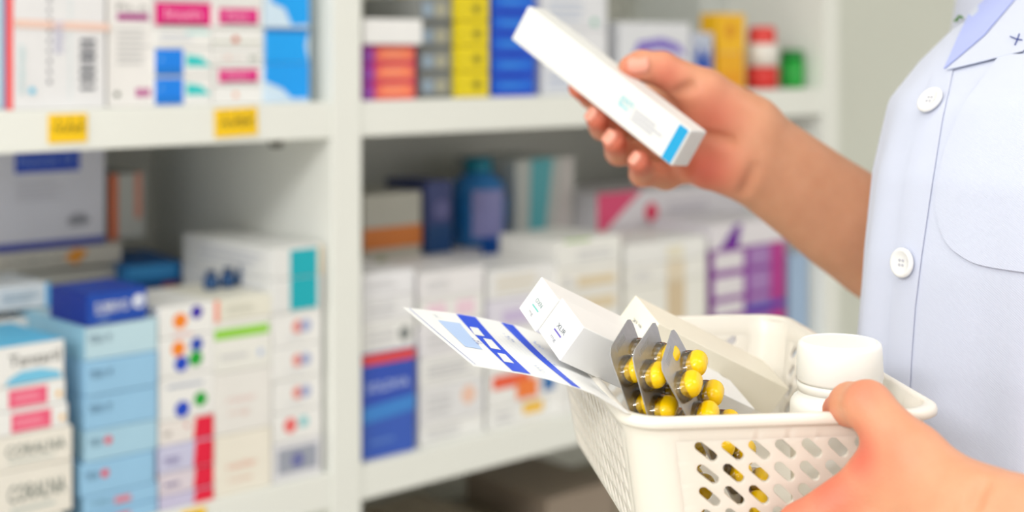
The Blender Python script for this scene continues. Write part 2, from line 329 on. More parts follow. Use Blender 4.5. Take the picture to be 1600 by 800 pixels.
stack(426, 503, 0.006, 0.10, Z2, [
    (697, (228, 228, 232), [('R', 0.1, 0.2, 0.9, 0.85, (160, 165, 180)), ('C', 0.5, 0.5, 0.2, (110, 115, 170))], (), (), 'white box with a grey blurred panel, on the shelf next to the divider'),
    (650, WH, [('C', 0.35, 0.55, 0.26, (240, 110, 110)), ('C', 0.62, 0.6, 0.2, (150, 210, 215))], (), (), 'white box with red and aqua dots, above the grey-panelled box'),
    (598, WH, em, (), (), 'white box with pink and lilac emblem, lowest of three alike next to the divider'),
    (546, WH, em, (), (), 'white box with pink and lilac emblem, middle of three alike next to the divider'),
    (492, WH, em, (), (), 'white box with pink and lilac emblem, top of three alike next to the divider'),
    (438, (232, 233, 232), [('R', 0.35, 0.05, 0.9, 1.0, (0, 175, 190))], [('L', 0.2, 0.2, 0.9, 0.8, 3, (205, 208, 215))], (), 'long white box with a teal end patch, lower of two by the divider', {'dep': 0.17}),
    (390, (232, 233, 232), [('R', 0.35, 0.0, 0.9, 0.92, (0, 175, 190)), ('R', 0.94, 0, 1, 1, (245, 225, 190))], [('L', 0.2, 0.2, 0.9, 0.8, 3, (205, 208, 215))], (), 'long white box with a teal end patch, upper of two by the divider', {'dep': 0.17})], 'boxes in the stack next to the divider')
# middle left bay, back row
stack(205, 292, 0.19, 0.11, Z2, [
    (600, WH, (), (), (), 'plain white box deep in the middle left bay, lower one'),
    (465, WH, (), (), (), 'plain white box deep in the middle left bay, upper one'),
    (445, (20, 70, 130), [('R', 0.55, 0.1, 0.85, 0.9, (150, 45, 85))], (), (), 'dark navy flat box with a wine red patch at the back of the bay'),
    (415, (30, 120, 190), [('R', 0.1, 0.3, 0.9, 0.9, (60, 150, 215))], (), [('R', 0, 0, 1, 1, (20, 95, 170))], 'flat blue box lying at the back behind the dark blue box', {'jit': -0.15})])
zsh = z_at(590, s_at(300, 0.115), 0.115)
stack(302, 372, 0.185, 0.09, Z2, [
    (600, WH, (), (), (), 'plain white box behind the green-striped stack, lower one'),
    (468, WH, (), (), (), 'plain white box behind the green-striped stack, upper one')])
def lathe(prof, seg=40, ribs=0, ramp=0.0, rz=None):
    bm = bmesh.new(); rings = []
    for r, z in prof:
        rings.append([bm.verts.new(((r+(ramp if ribs and rz and rz[0] < z < rz[1] and i % 2 else 0))*math.cos(2*math.pi*i/seg), (r+(ramp if ribs and rz and rz[0] < z < rz[1] and i % 2 else 0))*math.sin(2*math.pi*i/seg), z)) for i in range(seg)])
    for a, b in zip(rings, rings[1:]):
        for i in range(seg): bm.faces.new([a[i], a[(i+1) % seg], b[(i+1) % seg], b[i]])
    bm.faces.new(rings[0][::-1]); bm.faces.new(rings[-1])
    return bm
def sloc(px, n, z, zoff=0): 
    s = s_at(px, n); v = F0+S*s+N*n; return Vector((v.x, v.y, z))
for i, (px, r, h) in enumerate(((330, .0075, .017), (356, .0075, .018), (380, .0065, .020))):
    zb = z_at(468, s_at(302, 0.185), 0.185)+0.0006
    zb = ztop4+0.0004
    root = props(empty('dropper_bottle', sloc(px, 0.066, zb)), ['small navy bottle at the back, leftmost of three', 'small navy bottle at the back, middle of three', 'small navy bottle at the back, nearest the teal-ended boxes'][i], 'bottle', 'small navy bottles at the back of the bay')
    link('body', lathe([(r*.9, 0), (r, .001), (r, h*.6), (r*.6, h*.72), (r*.5, h*.75)], 20), mat((15, 70, 120), 0.3), root, True)
    link('cap', lathe([(r*.6, h*.75), (r*.62, h*.77), (r*.62, h), (r*.5, h*1.03)], 20), mat((10, 50, 95), 0.4), root, True)
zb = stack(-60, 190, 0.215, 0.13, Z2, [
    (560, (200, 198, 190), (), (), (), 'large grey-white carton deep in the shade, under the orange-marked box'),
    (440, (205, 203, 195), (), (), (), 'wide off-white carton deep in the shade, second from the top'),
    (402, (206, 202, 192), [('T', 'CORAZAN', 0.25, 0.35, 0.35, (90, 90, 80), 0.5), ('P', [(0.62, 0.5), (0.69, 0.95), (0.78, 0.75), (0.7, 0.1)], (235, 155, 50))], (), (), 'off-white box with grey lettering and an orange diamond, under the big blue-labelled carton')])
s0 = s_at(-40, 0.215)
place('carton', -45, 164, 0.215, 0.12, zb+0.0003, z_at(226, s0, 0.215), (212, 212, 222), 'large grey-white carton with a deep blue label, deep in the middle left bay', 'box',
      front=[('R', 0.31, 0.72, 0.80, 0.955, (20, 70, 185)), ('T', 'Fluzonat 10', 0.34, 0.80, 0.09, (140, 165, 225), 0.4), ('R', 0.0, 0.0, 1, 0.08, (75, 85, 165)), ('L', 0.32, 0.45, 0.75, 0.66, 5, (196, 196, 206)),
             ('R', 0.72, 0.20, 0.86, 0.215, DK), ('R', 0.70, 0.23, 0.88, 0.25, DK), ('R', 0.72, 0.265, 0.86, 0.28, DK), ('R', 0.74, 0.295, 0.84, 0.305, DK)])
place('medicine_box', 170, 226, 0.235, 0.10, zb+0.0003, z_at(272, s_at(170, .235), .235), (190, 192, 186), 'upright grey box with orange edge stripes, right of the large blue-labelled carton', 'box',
      front=[('R', 0, 0, 0.25, 1, (225, 115, 70)), ('R', 0.72, 0.3, 0.9, 1, (215, 140, 115))])
# --- upper right bay ------------------------------------------------
def tilt(c): return [('R', 0, 0, 0.2, 1, (160, 15, 150)), ('R', 0.2, 0, 1, 1, (225, 80, 95)), ('P', [(0.22, 0.3), (0.4, 0.15), (0.9, 0.15), (0.98, 0.5), (0.85, 0.85), (0.35, 0.8)], (255, 135, 95)), ('L', 0.4, 0.4, 0.75, 0.65, 1, (255, 170, 140)), ('P', [(0, 0), (0.12, 0), (0.22, 0.4), (0.1, 0.75), (0, 0.8)], (150, 70, 175))]
z = stack(568, 648, 0.012, 0.10, Z1, [
    (127, (165, 25, 150), tilt(0), (), (), 'purple and orange box, lowest of three by the divider'),
    (98, (165, 25, 150), tilt(0), (), (), 'purple and orange box, middle of three by the divider'),
    (69, (165, 25, 150), tilt(0), (), (), 'purple and orange box, topmost of three by the divider'),
    (28, (242, 242, 242), (), (), (), 'plain white box lying on the purple and orange boxes', {'dx1': 12, 'dn': -0.006})], 'boxes stacked beside the divider')
g = [('R', 0, 0, 1, 1, (128, 132, 132)), ('C', 0.65, 0.5, 0.3, (172, 170, 150)), ('R', 0.1, 0.25, 0.4, 0.75, (150, 170, 190)), ('R', 0, 0, 1, 0.12, (95, 98, 96))]
gl = ['lowest', 'second from the bottom', 'third from the bottom', 'fourth from the bottom, partly cut off']
stack(655, 706, 0.02, 0.10, Z1, [(y, (150, 152, 150), g, (), (), 'grey box with beige disc, '+t+' in the grey stack') for y, t in zip((115, 76, 35, -8), gl)], 'grey boxes beside the yellow boxes')
yl = ['standing on the shelf', 'second from the shelf', 'third from the shelf', 'fourth from the shelf', 'cut by the picture top']
stack(708, 764, 0.012, 0.10, Z1, [(y, (236, 214, 0), [('C', 0.62, 0.5, 0.2, (160, 145, 10)), ('L', 0.45, 0.38, 0.85, 0.65, 2, (140, 125, 10)), ('R', 0, 0, 1, 0.05, (190, 165, 0)), ('L', 0.05, 0.4, 0.3, 0.6, 1, (205, 185, 0))], (), (), 'bright yellow box, '+t) for y, t in zip((112, 72, 32, -8, -48), yl)], 'yellow boxes on the upper right shelf')
stack(770, 836, 0.012, 0.10, Z1, [(y, (0, 88, 215), [('R', 0, 0.0, 1, 0.25, (0, 60, 200)), ('R', 0.1, 0.35, 0.9, 0.8, (10, 110, 225)), ('L', 0.2, 0.45, 0.75, 0.7, 1, (60, 150, 240))], (), (), 'bright blue box, '+t) for y, t in zip((121, 87, 54, 21, -14), yl)], 'blue boxes behind the end of the held box')
stack(846, 948, 0.02, 0.12, Z1, [
    (100, (225, 228, 235), [('L', 0.1, 0.2, 0.8, 0.8, 3, (185, 195, 220))], (), (), 'pale grey box behind the held white box, lower one'),
    (45, (232, 233, 238), [('L', 0.1, 0.2, 0.8, 0.8, 3, (185, 195, 220))], (), (), 'pale grey box behind the held white box, middle one'),
    (-15, (228, 230, 236), [('L', 0.1, 0.2, 0.8, 0.8, 3, (190, 200, 220)), ('C', 0.8, 0.2, 0.1, (100, 190, 160))], (), (), 'pale grey box behind the held white box, upper one')])
place('medicine_box', 968, 1078, 0.03, 0.12, Z1+0.0003, z_at(33, s_at(968, .03), .03), (224, 226, 232), 'white box with a purple arc, behind the thumb of the raised hand', 'box',
      front=[('P', [(0.18, 0.52), (0.25, 0.72), (0.6, 0.78), (0.85, 0.68), (0.95, 0.5), (0.8, 0.56), (0.55, 0.62), (0.3, 0.56)], (130, 110, 200)), ('C', 0.08, 0.25, 0.12, (90, 180, 140))])
place('medicine_box', 1083, 1114, 0.03, 0.10, Z1+0.0003, z_at(50, s_at(1083, .03), .03), (200, 205, 222), 'narrow pale box with dark blue cross shape, left of the orange pack', 'box',
      front=[('P', [(0.1, 0.1), (0.9, 0.1), (0.9, 0.8), (0.6, 0.55), (0.3, 0.8), (0.1, 0.6)], (35, 80, 175)), ('C', 0.5, 0.85, 0.05, (60, 130, 170))])
stack(1122, 1164, 0.03, 0.03, Z1, [
    (82, (240, 175, 10), [('R', 0.1, 0.1, 0.9, 0.5, (235, 160, 0))], (), (), 'orange-yellow box standing on the shelf left of the red and white tub'),
    (20, (245, 188, 20), [('C', 0.45, 0.55, 0.2, (225, 150, 10))], (), (), 'orange-yellow box on top of its twin, left of the red and white tub')])
def jar(px, n, base, r, parts, label, name='tub', group=None):
    root = props(empty(name, sloc(px, n+r, base)), label, 'tub' if name == 'tub' else 'bottle', group)
    for pn, prof, c in parts:
        link(pn, lathe([(r*a, b) for a, b in prof], 28), mat(c, 0.35), root, True)
    return root
jar(1190, 0.02, Z1+0.0003, 0.0215, [('body', [(.9, 0), (1, .002), (1, .030)], (215, 45, 40)), ('label_band', [(1.01, .030), (1.01, .056), (.9, .060)], (235, 232, 225)), ('cap', [(.85, .060), (.88, .062), (.85, .080), (.7, .083)], (225, 60, 55))], 'white tub with red base and red cap on the upper right shelf')
jar(1237, 0.02, Z1+0.0003, 0.0165, [('body', [(.9, 0), (1, .002), (1, .038)], (20, 165, 55)), ('cap', [(.96, .038), (.96, .05), (.8, .052)], (10, 130, 50))], 'small green tub on the upper right shelf')
jar(1256, 0.055, Z1+0.0003, 0.012, [('body', [(.9, 0), (1, .002), (1, .040)], (120, 195, 70)), ('cap', [(.9, .040), (.9, .05), (.8, .052)], (150, 205, 80))], 'lime green slim tub beside the green tub')
place('carton', 1095, 1262, 0.17, 0.12, Z1+0.0003, z_at(-10, s_at(1095, .17), .17), (212, 216, 212), 'large pale grey carton behind the red and green tubs', 'box')
# --- middle right bay, back row -------------------------------------
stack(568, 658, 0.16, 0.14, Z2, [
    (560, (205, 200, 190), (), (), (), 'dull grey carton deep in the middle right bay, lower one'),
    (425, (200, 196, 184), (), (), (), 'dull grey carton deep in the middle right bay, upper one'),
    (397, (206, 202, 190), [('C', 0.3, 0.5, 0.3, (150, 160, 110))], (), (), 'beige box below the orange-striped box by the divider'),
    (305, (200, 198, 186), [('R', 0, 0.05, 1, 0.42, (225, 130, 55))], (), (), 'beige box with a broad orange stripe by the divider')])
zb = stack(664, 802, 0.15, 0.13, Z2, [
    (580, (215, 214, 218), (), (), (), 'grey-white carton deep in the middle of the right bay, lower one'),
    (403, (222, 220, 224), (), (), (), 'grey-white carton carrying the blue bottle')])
place('medicine_box', 666, 706, 0.17, 0.08, zb+0.0003, z_at(284, s_at(666, .17), .17), (60, 72, 130), 'navy box with lilac haze left of the blue bottle', 'box', front=[('C', 0.6, 0.6, 0.14, (110, 110, 165)), ('R', 0, 0, 1, 0.4, (20, 70, 125))])
r_ = 0.035
root = props(empty('lotion_bottle', sloc(747, 0.20, zb+0.0003)), 'rounded blue bottle with lilac label and teal cap at the back of the right bay', 'bottle')
link('body', lathe([(r_*.85, 0), (r_, .004), (r_*1.02, .05), (r_*.9, .078), (r_*.5, .088), (r_*.45, .09)], 32), mat((45, 125, 195), 0.3), root, True)
bm = bmesh.new()
ring = [[bm.verts.new(((r_*1.03)*math.cos(a), (r_*1.03)*math.sin(a), z_)) for a in np.linspace(-1.75, -0.5, 12)] for z_ in (.012, .07)]
for i in range(11): bm.faces.new([ring[0][i], ring[0][i+1], ring[1][i+1], ring[1][i]])
link('label_band', bm, mat((150, 150, 205), 0.5), root, True)
link('cap', lathe([(r_*.5, .09), (r_*.52, .092), (r_*.5, .106), (r_*.4, .108)], 24), mat((0, 125, 150), 0.4), root, True)
place('medicine_box', 770, 802, 0.125, 0.02, zb-0.022, zb+0.018, (5, 85, 175), 'small deep blue box lying in front of the blue bottle', 'box')
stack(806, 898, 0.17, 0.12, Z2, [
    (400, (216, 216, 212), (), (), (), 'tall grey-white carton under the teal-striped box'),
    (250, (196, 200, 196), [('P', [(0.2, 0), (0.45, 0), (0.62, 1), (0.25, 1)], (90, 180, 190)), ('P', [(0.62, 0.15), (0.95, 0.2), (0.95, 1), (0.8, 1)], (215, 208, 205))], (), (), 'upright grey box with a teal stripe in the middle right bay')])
stack(912, 1165, 0.13, 0.12, Z2, [
    (500, (205, 200, 215), (), (), (), 'long plain carton deep behind the basket, lower one'),
    (385, (190, 170, 205), [('R', 0.1, 0.6, 1, 1, (130, 80, 150))], (), (), 'long lilac carton under the white box with the red dot'),
    (305, (226, 222, 226), [('P', [(0, 0.1), (0.0, 1), (0.28, 1), (0.08, 0.35)], (225, 75, 120)), ('C', 0.34, 0.52, 0.2, (225, 40, 90)), ('L', 0.45, 0.3, 0.85, 0.7, 3, (195, 190, 200)), ('R', 0, 0, 1, 0.1, (120, 60, 140))], (), (), 'long white box with a pink corner and red dot, below the raised hand')])
# --- middle right bay, front row ------------------------------------
stack(566, 648, 0.010, 0.10, Z2, [
    (556, (52, 92, 190), [('R', 0, 0.90, 1, 1.0, (225, 70, 70)), ('R', 0, 0.45, 1, 0.88, (45, 80, 185)), ('T', 'SOLDIVA', 0.08, 0.64, 0.13, (200, 215, 245), 0.8), ('P', [(0, 0.5), (1, 0.55), (1, 0.4), (0, 0.35)], (60, 135, 215)), ('L', 0.15, 0.12, 0.8, 0.2, 1, (90, 130, 210))], (), (), 'tall blue box with a red top stripe and white lettering, by the divider'),
    (508, WH, [('L', 0.1, 0.2, 0.8, 0.8, 3, LG), ('C', 0.8, 0.5, 0.25, (130, 135, 135))], (), (), 'white box with a grey disc on top of the tall blue box'),
    (468, (234, 234, 236), [('L', 0.1, 0.2, 0.8, 0.8, 3, LG)], (), (), 'plain white box with small print, second from the top above the tall blue box'),
    (430, (236, 236, 240), [('L', 0.05, 0.3, 0.7, 0.7, 2, LG)], (), (), 'plain white box topmost above the tall blue box')], 'boxes in the stack by the divider')
def rows(ys, cols, marks, labels): return [(y, c, m, (), (), l) for y, c, m, l in zip(ys, cols, marks, labels)]
stack(656, 756, 0.012, 0.10, Z2, rows((668, 608, 562, 512, 470, 428), [WH, (230, 230, 232), WH, (234, 232, 236), WH, (236, 234, 236)],
    [[('L', .1, .2, .8, .8, 3, LG)], [('C', .75, .6, .25, (240, 200, 180)), ('L', .1, .2, .6, .8, 3, LG)], [('L', .1, .2, .9, .8, 4, (190, 190, 195))], [('L', .1, .2, .8, .8, 3, LG)], [('R', .1, .2, .4, .8, (240, 210, 225)), ('R', .55, .2, .85, .8, (240, 210, 225))], [('L', .1, .3, .6, .7, 2, LG)]],
    ['white box with grey print standing on the shelf, right of the tall blue box', 'white box with a peach mark, right of the tall blue box', 'white box with dense grey print, right of the tall blue box', 'white box with grey print, level with the paper leaflet tip', 'white box with two pale pink patches above the leaflet tip', 'white box topmost of the stack behind the leaflet']), 'boxes in the stack behind the leaflet')
stack(764, 868, 0.012, 0.10, Z2, rows((640, 588, 520, 470, 424), [WH, WH, WH, (225, 222, 235), (234, 234, 234)],
    [[('R', .5, .4, .8, .95, (245, 195, 60)), ('L', .1, .2, .4, .8, 2, LG)], [('R', .05, .55, .6, .95, (240, 95, 60)), ('R', .4, .1, .72, .7, (245, 130, 60)), ('R', .8, .2, .98, .8, (20, 105, 175))], [('L', .1, .2, .9, .8, 3, LG)], [('R', .2, .2, .8, .6, (205, 190, 225))], [('L', .1, .2, .9, .8, 3, (222, 212, 190))]],
    ['white box with a yellow patch on the shelf behind the basket', 'white box with orange and blue patches behind the leaflet', 'white box with grey print hidden behind the leaflet', 'lilac white box behind the leftmost carton of the basket', 'white box with beige print, above the lilac white box']), 'boxes in the stack behind the basket left side')
cb = (222, 205, 172)
stack(872, 970, 0.008, 0.10, Z2, rows((620, 560, 500, 462, 422, 378), [WH, WH, WH, (236, 234, 228), (236, 234, 228), (236, 236, 232)],
    [[], [], [], [('R', .3, .2, .9, .7, cb)], [('R', .3, .2, .9, .6, cb), ('L', .05, .2, .25, .7, 2, LG)], [('L', .3, .2, .9, .6, 2, LG), ('R', .1, .93, .5, 1, (140, 190, 60))]],
    ['white box at the shelf hidden behind the basket, bottom', 'white box hidden behind the basket, second up', 'white box hidden behind the basket, third up', 'white box with beige panel just above the basket cartons', 'white box with beige panel, second from the top above the cartons', 'white box with grey print on top, left of the beige-striped boxes']), 'boxes in the stack above the basket cartons')
stack(976, 1104, 0.012, 0.10, Z2, rows((600, 520, 452, 418, 384), [WH, WH, (236, 235, 228), (236, 235, 230), (236, 236, 234)],
    [[], [], [('R', .5, 0, .72, 1, (212, 192, 160))], [('R', .5, 0, .72, 1, (225, 212, 188)), ('L', .1, .3, .4, .7, 2, LG)], [('R', .5, 0.1, .7, .7, (232, 226, 205))]],
    ['white box deep behind the basket rim, lower', 'white box behind the basket rim, upper', 'white box with a tan centre stripe, lowest of three above the basket rim', 'white box with a tan centre stripe, middle of three above the basket rim', 'white box with a faint cream stripe, top of three above the basket rim']), 'tan-striped boxes above the basket rim')
pu = (140, 60, 160)
def pf(c): return [('R', 0, 0, 1, 1, pu), ('R', 0.03, .12, .42, .85, (226, 222, 226)), ('R', .5, .1, .78, .9, (165, 125, 185)), ('R', .8, 0, 1, 1, (180, 50, 140))]+([('R', .45, 0, 1, .4, (55, 65, 175))] if c else [])
stack(1112, 1226, 0.012, 0.10, Z2, rows((600, 500, 472, 430, 392, 352), [WH, pu, pu, pu, pu, (226, 222, 228)], [[], pf(1), pf(1), pf(0), pf(0), [('P', [(0.1, 0), (0.35, 0), (0.4, 0.95), (0.3, 0.9)], (105, 10, 150))]],
    ['white box hidden low behind the basket, in the purple stack', 'purple box hidden behind the basket, lowest', 'purple and white box with a blue foot, just above the basket rim', 'purple and white box, second above the basket rim', 'purple and white box with a pink end under the white-topped box', 'white box with a dark purple fin shape, on top of the purple stack']), 'purple boxes right of the basket rim')
stack(1232, 1262, 0.02, 0.10, Z2, rows((560, 400), [(150, 180, 215), (160, 185, 215)], [[], []], ['narrow pale blue box behind the basket corner, lower', 'narrow pale blue box next to the right side panel, below the forearm']))
place('medicine_box', 1205, 1262, 0.05, 0.10, 0.985, z_at(195, s_at(1205, .05), .05), (80, 110, 140), 'slate blue box behind the forearm under the upper shelf', 'box') if False else None
# --- below: lower right and lower left bays -------------------------
Z3 = 0.47
dl = ['leftmost', 'second from the left', 'middle', 'fourth from the left', 'rightmost']
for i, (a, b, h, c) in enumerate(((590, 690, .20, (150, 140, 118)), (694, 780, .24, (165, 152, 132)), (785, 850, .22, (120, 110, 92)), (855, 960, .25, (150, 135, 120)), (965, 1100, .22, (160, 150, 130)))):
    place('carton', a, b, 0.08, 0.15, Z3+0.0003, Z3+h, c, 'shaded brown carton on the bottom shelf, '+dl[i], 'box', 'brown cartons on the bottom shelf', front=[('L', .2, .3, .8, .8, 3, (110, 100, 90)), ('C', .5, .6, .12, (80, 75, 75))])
# ------------------------------------------------------------------ surface from implicit shapes
def sd_cone(Pn, a, b, ra, rb):
    a = np.array(a, np.float32); b = np.array(b, np.float32); ba = b-a
    t = np.clip(((Pn-a) @ ba)/max(1e-12, float(ba @ ba)), 0, 1)
    return np.linalg.norm(Pn-a-t[..., None]*ba, axis=-1)-(ra+(rb-ra)*t)
def smin(a, b, k):
    h = np.clip(0.5+0.5*(b-a)/k, 0, 1); return b*(1-h)+a*h-k*h*(1-h)
def chain(Pn, pts, rs, k=0.003):
    f = None
    for i in range(len(pts)-1):
        g_ = sd_cone(Pn, pts[i], pts[i+1], rs[i], rs[i+1]); f = g_ if f is None else smin(f, g_, k)
    return f
def surface(fn, lo, hi, h):
    lo = np.array(lo); hi = np.array(hi); n = np.ceil((hi-lo)/h).astype(int)+1
    xs = [(lo[i]+h*np.arange(n[i])).astype(np.float32) for i in range(3)]
    F = np.empty(tuple(n), np.float32)
    yy, zz = np.meshgrid(xs[1], xs[2], indexing='ij')
    step = max(1, int(400000/(n[1]*n[2])))
    for i in range(0, n[0], step):
        xx = xs[0][i:i+step]
        G = np.empty((len(xx), n[1], n[2], 3), np.float32)
        G[..., 0] = xx[:, None, None]; G[..., 1] = yy; G[..., 2] = zz
        F[i:i+step] = fn(G)
    ins = F < 0
    cshape = tuple(n-1); acc = np.zeros(cshape+(3,), np.float32); cnt = np.zeros(cshape, np.float32)
    corners = [(a, b, c) for a in (0, 1) for b in (0, 1) for c in (0, 1)]
    def sl(o): return tuple(slice(o[i], o[i]+cshape[i]) for i in range(3))
    for o in corners:
        for ax in range(3):
            if o[ax] == 0:
                o2 = list(o); o2[ax] = 1; o2 = tuple(o2)
                A, B = F[sl(o)], F[sl(o2)]; m = ins[sl(o)] != ins[sl(o2)]
                t = np.where(m, A/np.where(m, A-B, 1), 0)
                for j in range(3):
                    acc[..., j] += np.where(m, (o[j] + (t if j == ax else 0)), 0)
                cnt += m
    act = cnt > 0; idx = -np.ones(cshape, np.int64); idx[act] = np.arange(act.sum())
    ijk = np.argwhere(act)
    V = lo+h*(ijk+acc[act]/cnt[act][:, None])
    quads = []
    for ax in range(3):
        u, v = (ax+1) % 3, (ax+2) % 3
        a = [slice(None)]*3; b = [slice(None)]*3
        a[ax] = slice(0, n[ax]-1); b[ax] = slice(1, n[ax])
        for s_ in (a, b):
            s_[u] = slice(1, n[u]-1); s_[v] = slice(1, n[v]-1)
        m = ins[tuple(a)] != ins[tuple(b)]; pos = np.argwhere(m)
        inside = ins[tuple(a)][m]
        base = pos.copy(); base[:, u] += 1; base[:, v] += 1
        q = []
        for du, dv in ((-1, -1), (0, -1), (0, 0), (-1, 0)):
            p = base.copy(); p[:, u] += du; p[:, v] += dv; q.append(idx[p[:, 0], p[:, 1], p[:, 2]])
        q = np.stack(q, 1); q[~inside] = q[~inside][:, ::-1]
        quads.append(q)
    Q = np.concatenate(quads)
    return V, Q
def mesh_from(parts, name):
    V = np.concatenate([p[0] for p in parts]); off = 0; Qs = []
    for p in parts: Qs.append(p[1]+off); off += len(p[0])
    Q = np.concatenate(Qs)
    me = bpy.data.meshes.new(name); me.vertices.add(len(V)); me.vertices.foreach_set('co', V.astype(np.float32).ravel())
    me.loops.add(Q.size); me.loops.foreach_set('vertex_index', Q.ravel().astype(np.int32))
    me.polygons.add(len(Q)); me.polygons.foreach_set('loop_start', (np.arange(len(Q))*4).astype(np.int32))
    me.polygons.foreach_set('use_smooth', np.ones(len(Q), bool))
    me.update(calc_edges=True); me.validate()
    return me, V
# ------------------------------------------------------------------ person
Fd = Vector((-0.883, -0.469, 0)); Ld = Vector((0.469, -0.883, 0))      # facing, and her left
FT = [(-260, 1740, .79), (-120, 1680, .78), (0, 1610, .76), (100, 1510, .735), (163, 1461, .72), (280, 1434, .706), (411, 1419, .70), (560, 1408, .70), (800, 1402, .705), (1100, 1402, .715), (1500, 1410, .73), (1800, 1420, .74)]
ftz = sorted([(P(a, y, d).z, P(a, y, d).x, d) for y, a, d in FT])
def front(z):
    zs = [t[0] for t in ftz]; return Vector((np.interp(z, zs, [t[1] for t in ftz]), np.interp(z, zs, [t[2] for t in ftz]), z))
BD, AL, AR = 0.125, 0.170, 0.098
def prof(z):
    """half depth, left half width, right half width scaled near the neck and waist"""
    sh = 1.0 if z < 1.34 else max(0.32, 1-((z-1.34)/0.09)**2*0.7)
    return BD*(0.75+0.25*sh), AL*sh, AR*sh
def coat_pt(t, z, off=0.0):
    b, al, ar = prof(z); fr = front(z); C0 = fr-Fd*b
    a = al if math.sin(t) > 0 else (ar if math.cos(t) > 0 else ar)
    fold = 0.0
    amp = 0.0042*min(1, max(0, (1.24-z)/0.2))+0.0005
    fold += amp*(math.sin(9*t+3*z*3)+0.6*math.sin(17*t-7*z+1.3))
    if t > 0.45: fold += 0.0030*math.sin(22*t+30*z)*min(1, max(0, (1.22-z)/.1))
    fold *= min(1, abs(t)*3)
    # soft breast volume on her left
    bu = math.exp(-((t-0.75)/0.5)**2-((z-1.21)/0.07)**2)*0.016
    r = off+fold+bu
    n = (Fd*(math.cos(t)/b)+Ld*(math.sin(t)/a)).normalized()
    return C0+Fd*(b*math.cos(t))+Ld*(a*math.sin(t))+n*r
NT = 260
zs = np.linspace(0.70, 1.425, 190)
bm = bmesh.new(); grid = []
for z in zs: grid.append([bm.verts.new(coat_pt(2*math.pi*i/NT if i <= NT/2 else 2*math.pi*i/NT-2*math.pi, z)) for i in range(NT)])
for a, b in zip(grid, grid[1:]):
    for i in range(NT): bm.faces.new([a[i], a[(i+1) % NT], b[(i+1) % NT], b[i]])
bm.normal_update()
coat_bvh = BVHTree.FromBMesh(bm)
coatm = mat((205, 211, 231), 0.85, scale=60, amt=0.015)
nt = coatm.node_tree; bs = nt.nodes['Principled BSDF']
bs.inputs['Sheen Weight'].default_value = 0.2
tc = nt.nodes.new('ShaderNodeTexCoord'); mp = nt.nodes.new('ShaderNodeMapping'); mp.inputs['Rotation'].default_value = (0, 0.7, 0)
wv = nt.nodes.new('ShaderNodeTexWave'); wv.inputs['Scale'].default_value = 420; wv.bands_direction = 'X'
nt.links.new(tc.outputs['Object'], mp.inputs[0]); nt.links.new(mp.outputs[0], wv.inputs[0])
bp = nt.nodes.new('ShaderNodeBump'); bp.inputs['Strength'].default_value = 0.25; bp.inputs['Distance'].default_value = 0.0003
nt.links.new(wv.outputs[1], bp.inputs['Height']); nt.links.new(bp.outputs[0], bs.inputs['Normal'])
def PP(*a): return [tuple(P(*p)) for p in a]
# near (left) hand: holds the basket
W1 = P(1560, 864, .535); EL1 = Vector((0.425, 0.47, 1.03)); SH1 = front(1.31)-Fd*0.12+Ld*0.145; SH1.z = 1.315
near_f = {
 'index': ([P(1386, 742, .571), P(1252, 824, .578), P(1165, 905, .585), P(1110, 975, .598)], [.0112, .0092, .0080, .0066]),
 'middle': ([P(1372, 812, .570), P(1235, 905, .577), P(1150, 985, .588), P(1105, 1040, .602)], [.0112, .0094, .0082, .0068]),
 'ring': ([P(1372, 880, .571), P(1250, 975, .578), P(1175, 1045, .590), P(1130, 1080, .605)], [.0108, .0090, .0078, .0065]),
 'pinky': ([P(1385, 945, .573), P(1290, 1035, .580), P(1230, 1085, .590), P(1190, 1105, .604)], [.0098, .0080, .0070, .0060])}
th1 = ([P(1496, 790, .546), P(1428, 716, .560), P(1356, 634, .577), P(1330, 632, .589), P(1310, 641, .600)], [.0170, .0120, .0096, .0084, .0068])
def arm(Pn, W, EL, SH, wr, cuts, fingers, thumb, meta_r, extra, wflat=None):
    f = chain(Pn, [W, W+(EL-W)*0.35, W+(EL-W)*0.75, EL], [wr, wr*1.18, wr*1.5, wr*1.42], 0.01)
    if wflat is not None:
        f = smin(f, chain(Pn, [W+wflat, W+wflat+(EL-W)*0.5], [wr*0.85, wr*1.1]), 0.012); f = smin(f, chain(Pn, [W-wflat, W-wflat+(EL-W)*0.5], [wr*0.85, wr*1.1]), 0.012)
    fs = None; palm = None
    for k, (pts, rs) in fingers.items():
        g_ = chain(Pn, pts, rs, 0.0035)
        # knuckle swell
        fs = g_ if fs is None else smin(fs, g_, 0.0012)
        m_ = sd_cone(Pn, W+(pts[0]-W)*0.12, pts[0], meta_r, rs[0]*1.08); palm = m_ if palm is None else smin(palm, m_, 0.009)
    for a, b, ra, rb in extra: palm = smin(palm, sd_cone(Pn, a, b, ra, rb), 0.009)
    f = smin(f, palm, 0.014); f = smin(f, fs, 0.006)
    t = chain(Pn, *thumb, 0.004)
    f = smin(f, t, 0.008)
    for c, r, dp in cuts:      # shallow skin creases
        q = np.linalg.norm(Pn-np.array(c, np.float32), axis=-1); f = f+dp*np.exp(-(q/r)**2)
    return f
def creases(base, a, b, n, r, dp): return [(a+(b-a)*i/(n-1), r, dp) for i in range(n)]
nc = creases(0, Vector((.1752, .527, 1.0925)), Vector((.1686, .5203, 1.0842)), 8, .0022, .0022)+creases(0, P(1333, 600, .568), P(1360, 604, .566), 6, .0014, .0003)
def f_near(Pn):
    return arm(Pn, W1, EL1, SH1, .0235, nc, near_f, th1, .0135,
        [(P(1490, 800, .545), P(1400, 745, .566), .016, .0115), (P(1428, 716, .562), P(1378, 745, .571), .0105, .0095), (W1, P(1440, 880, .557), .020, .014)], wflat=Vector((0.0, -0.003, 0.010)))
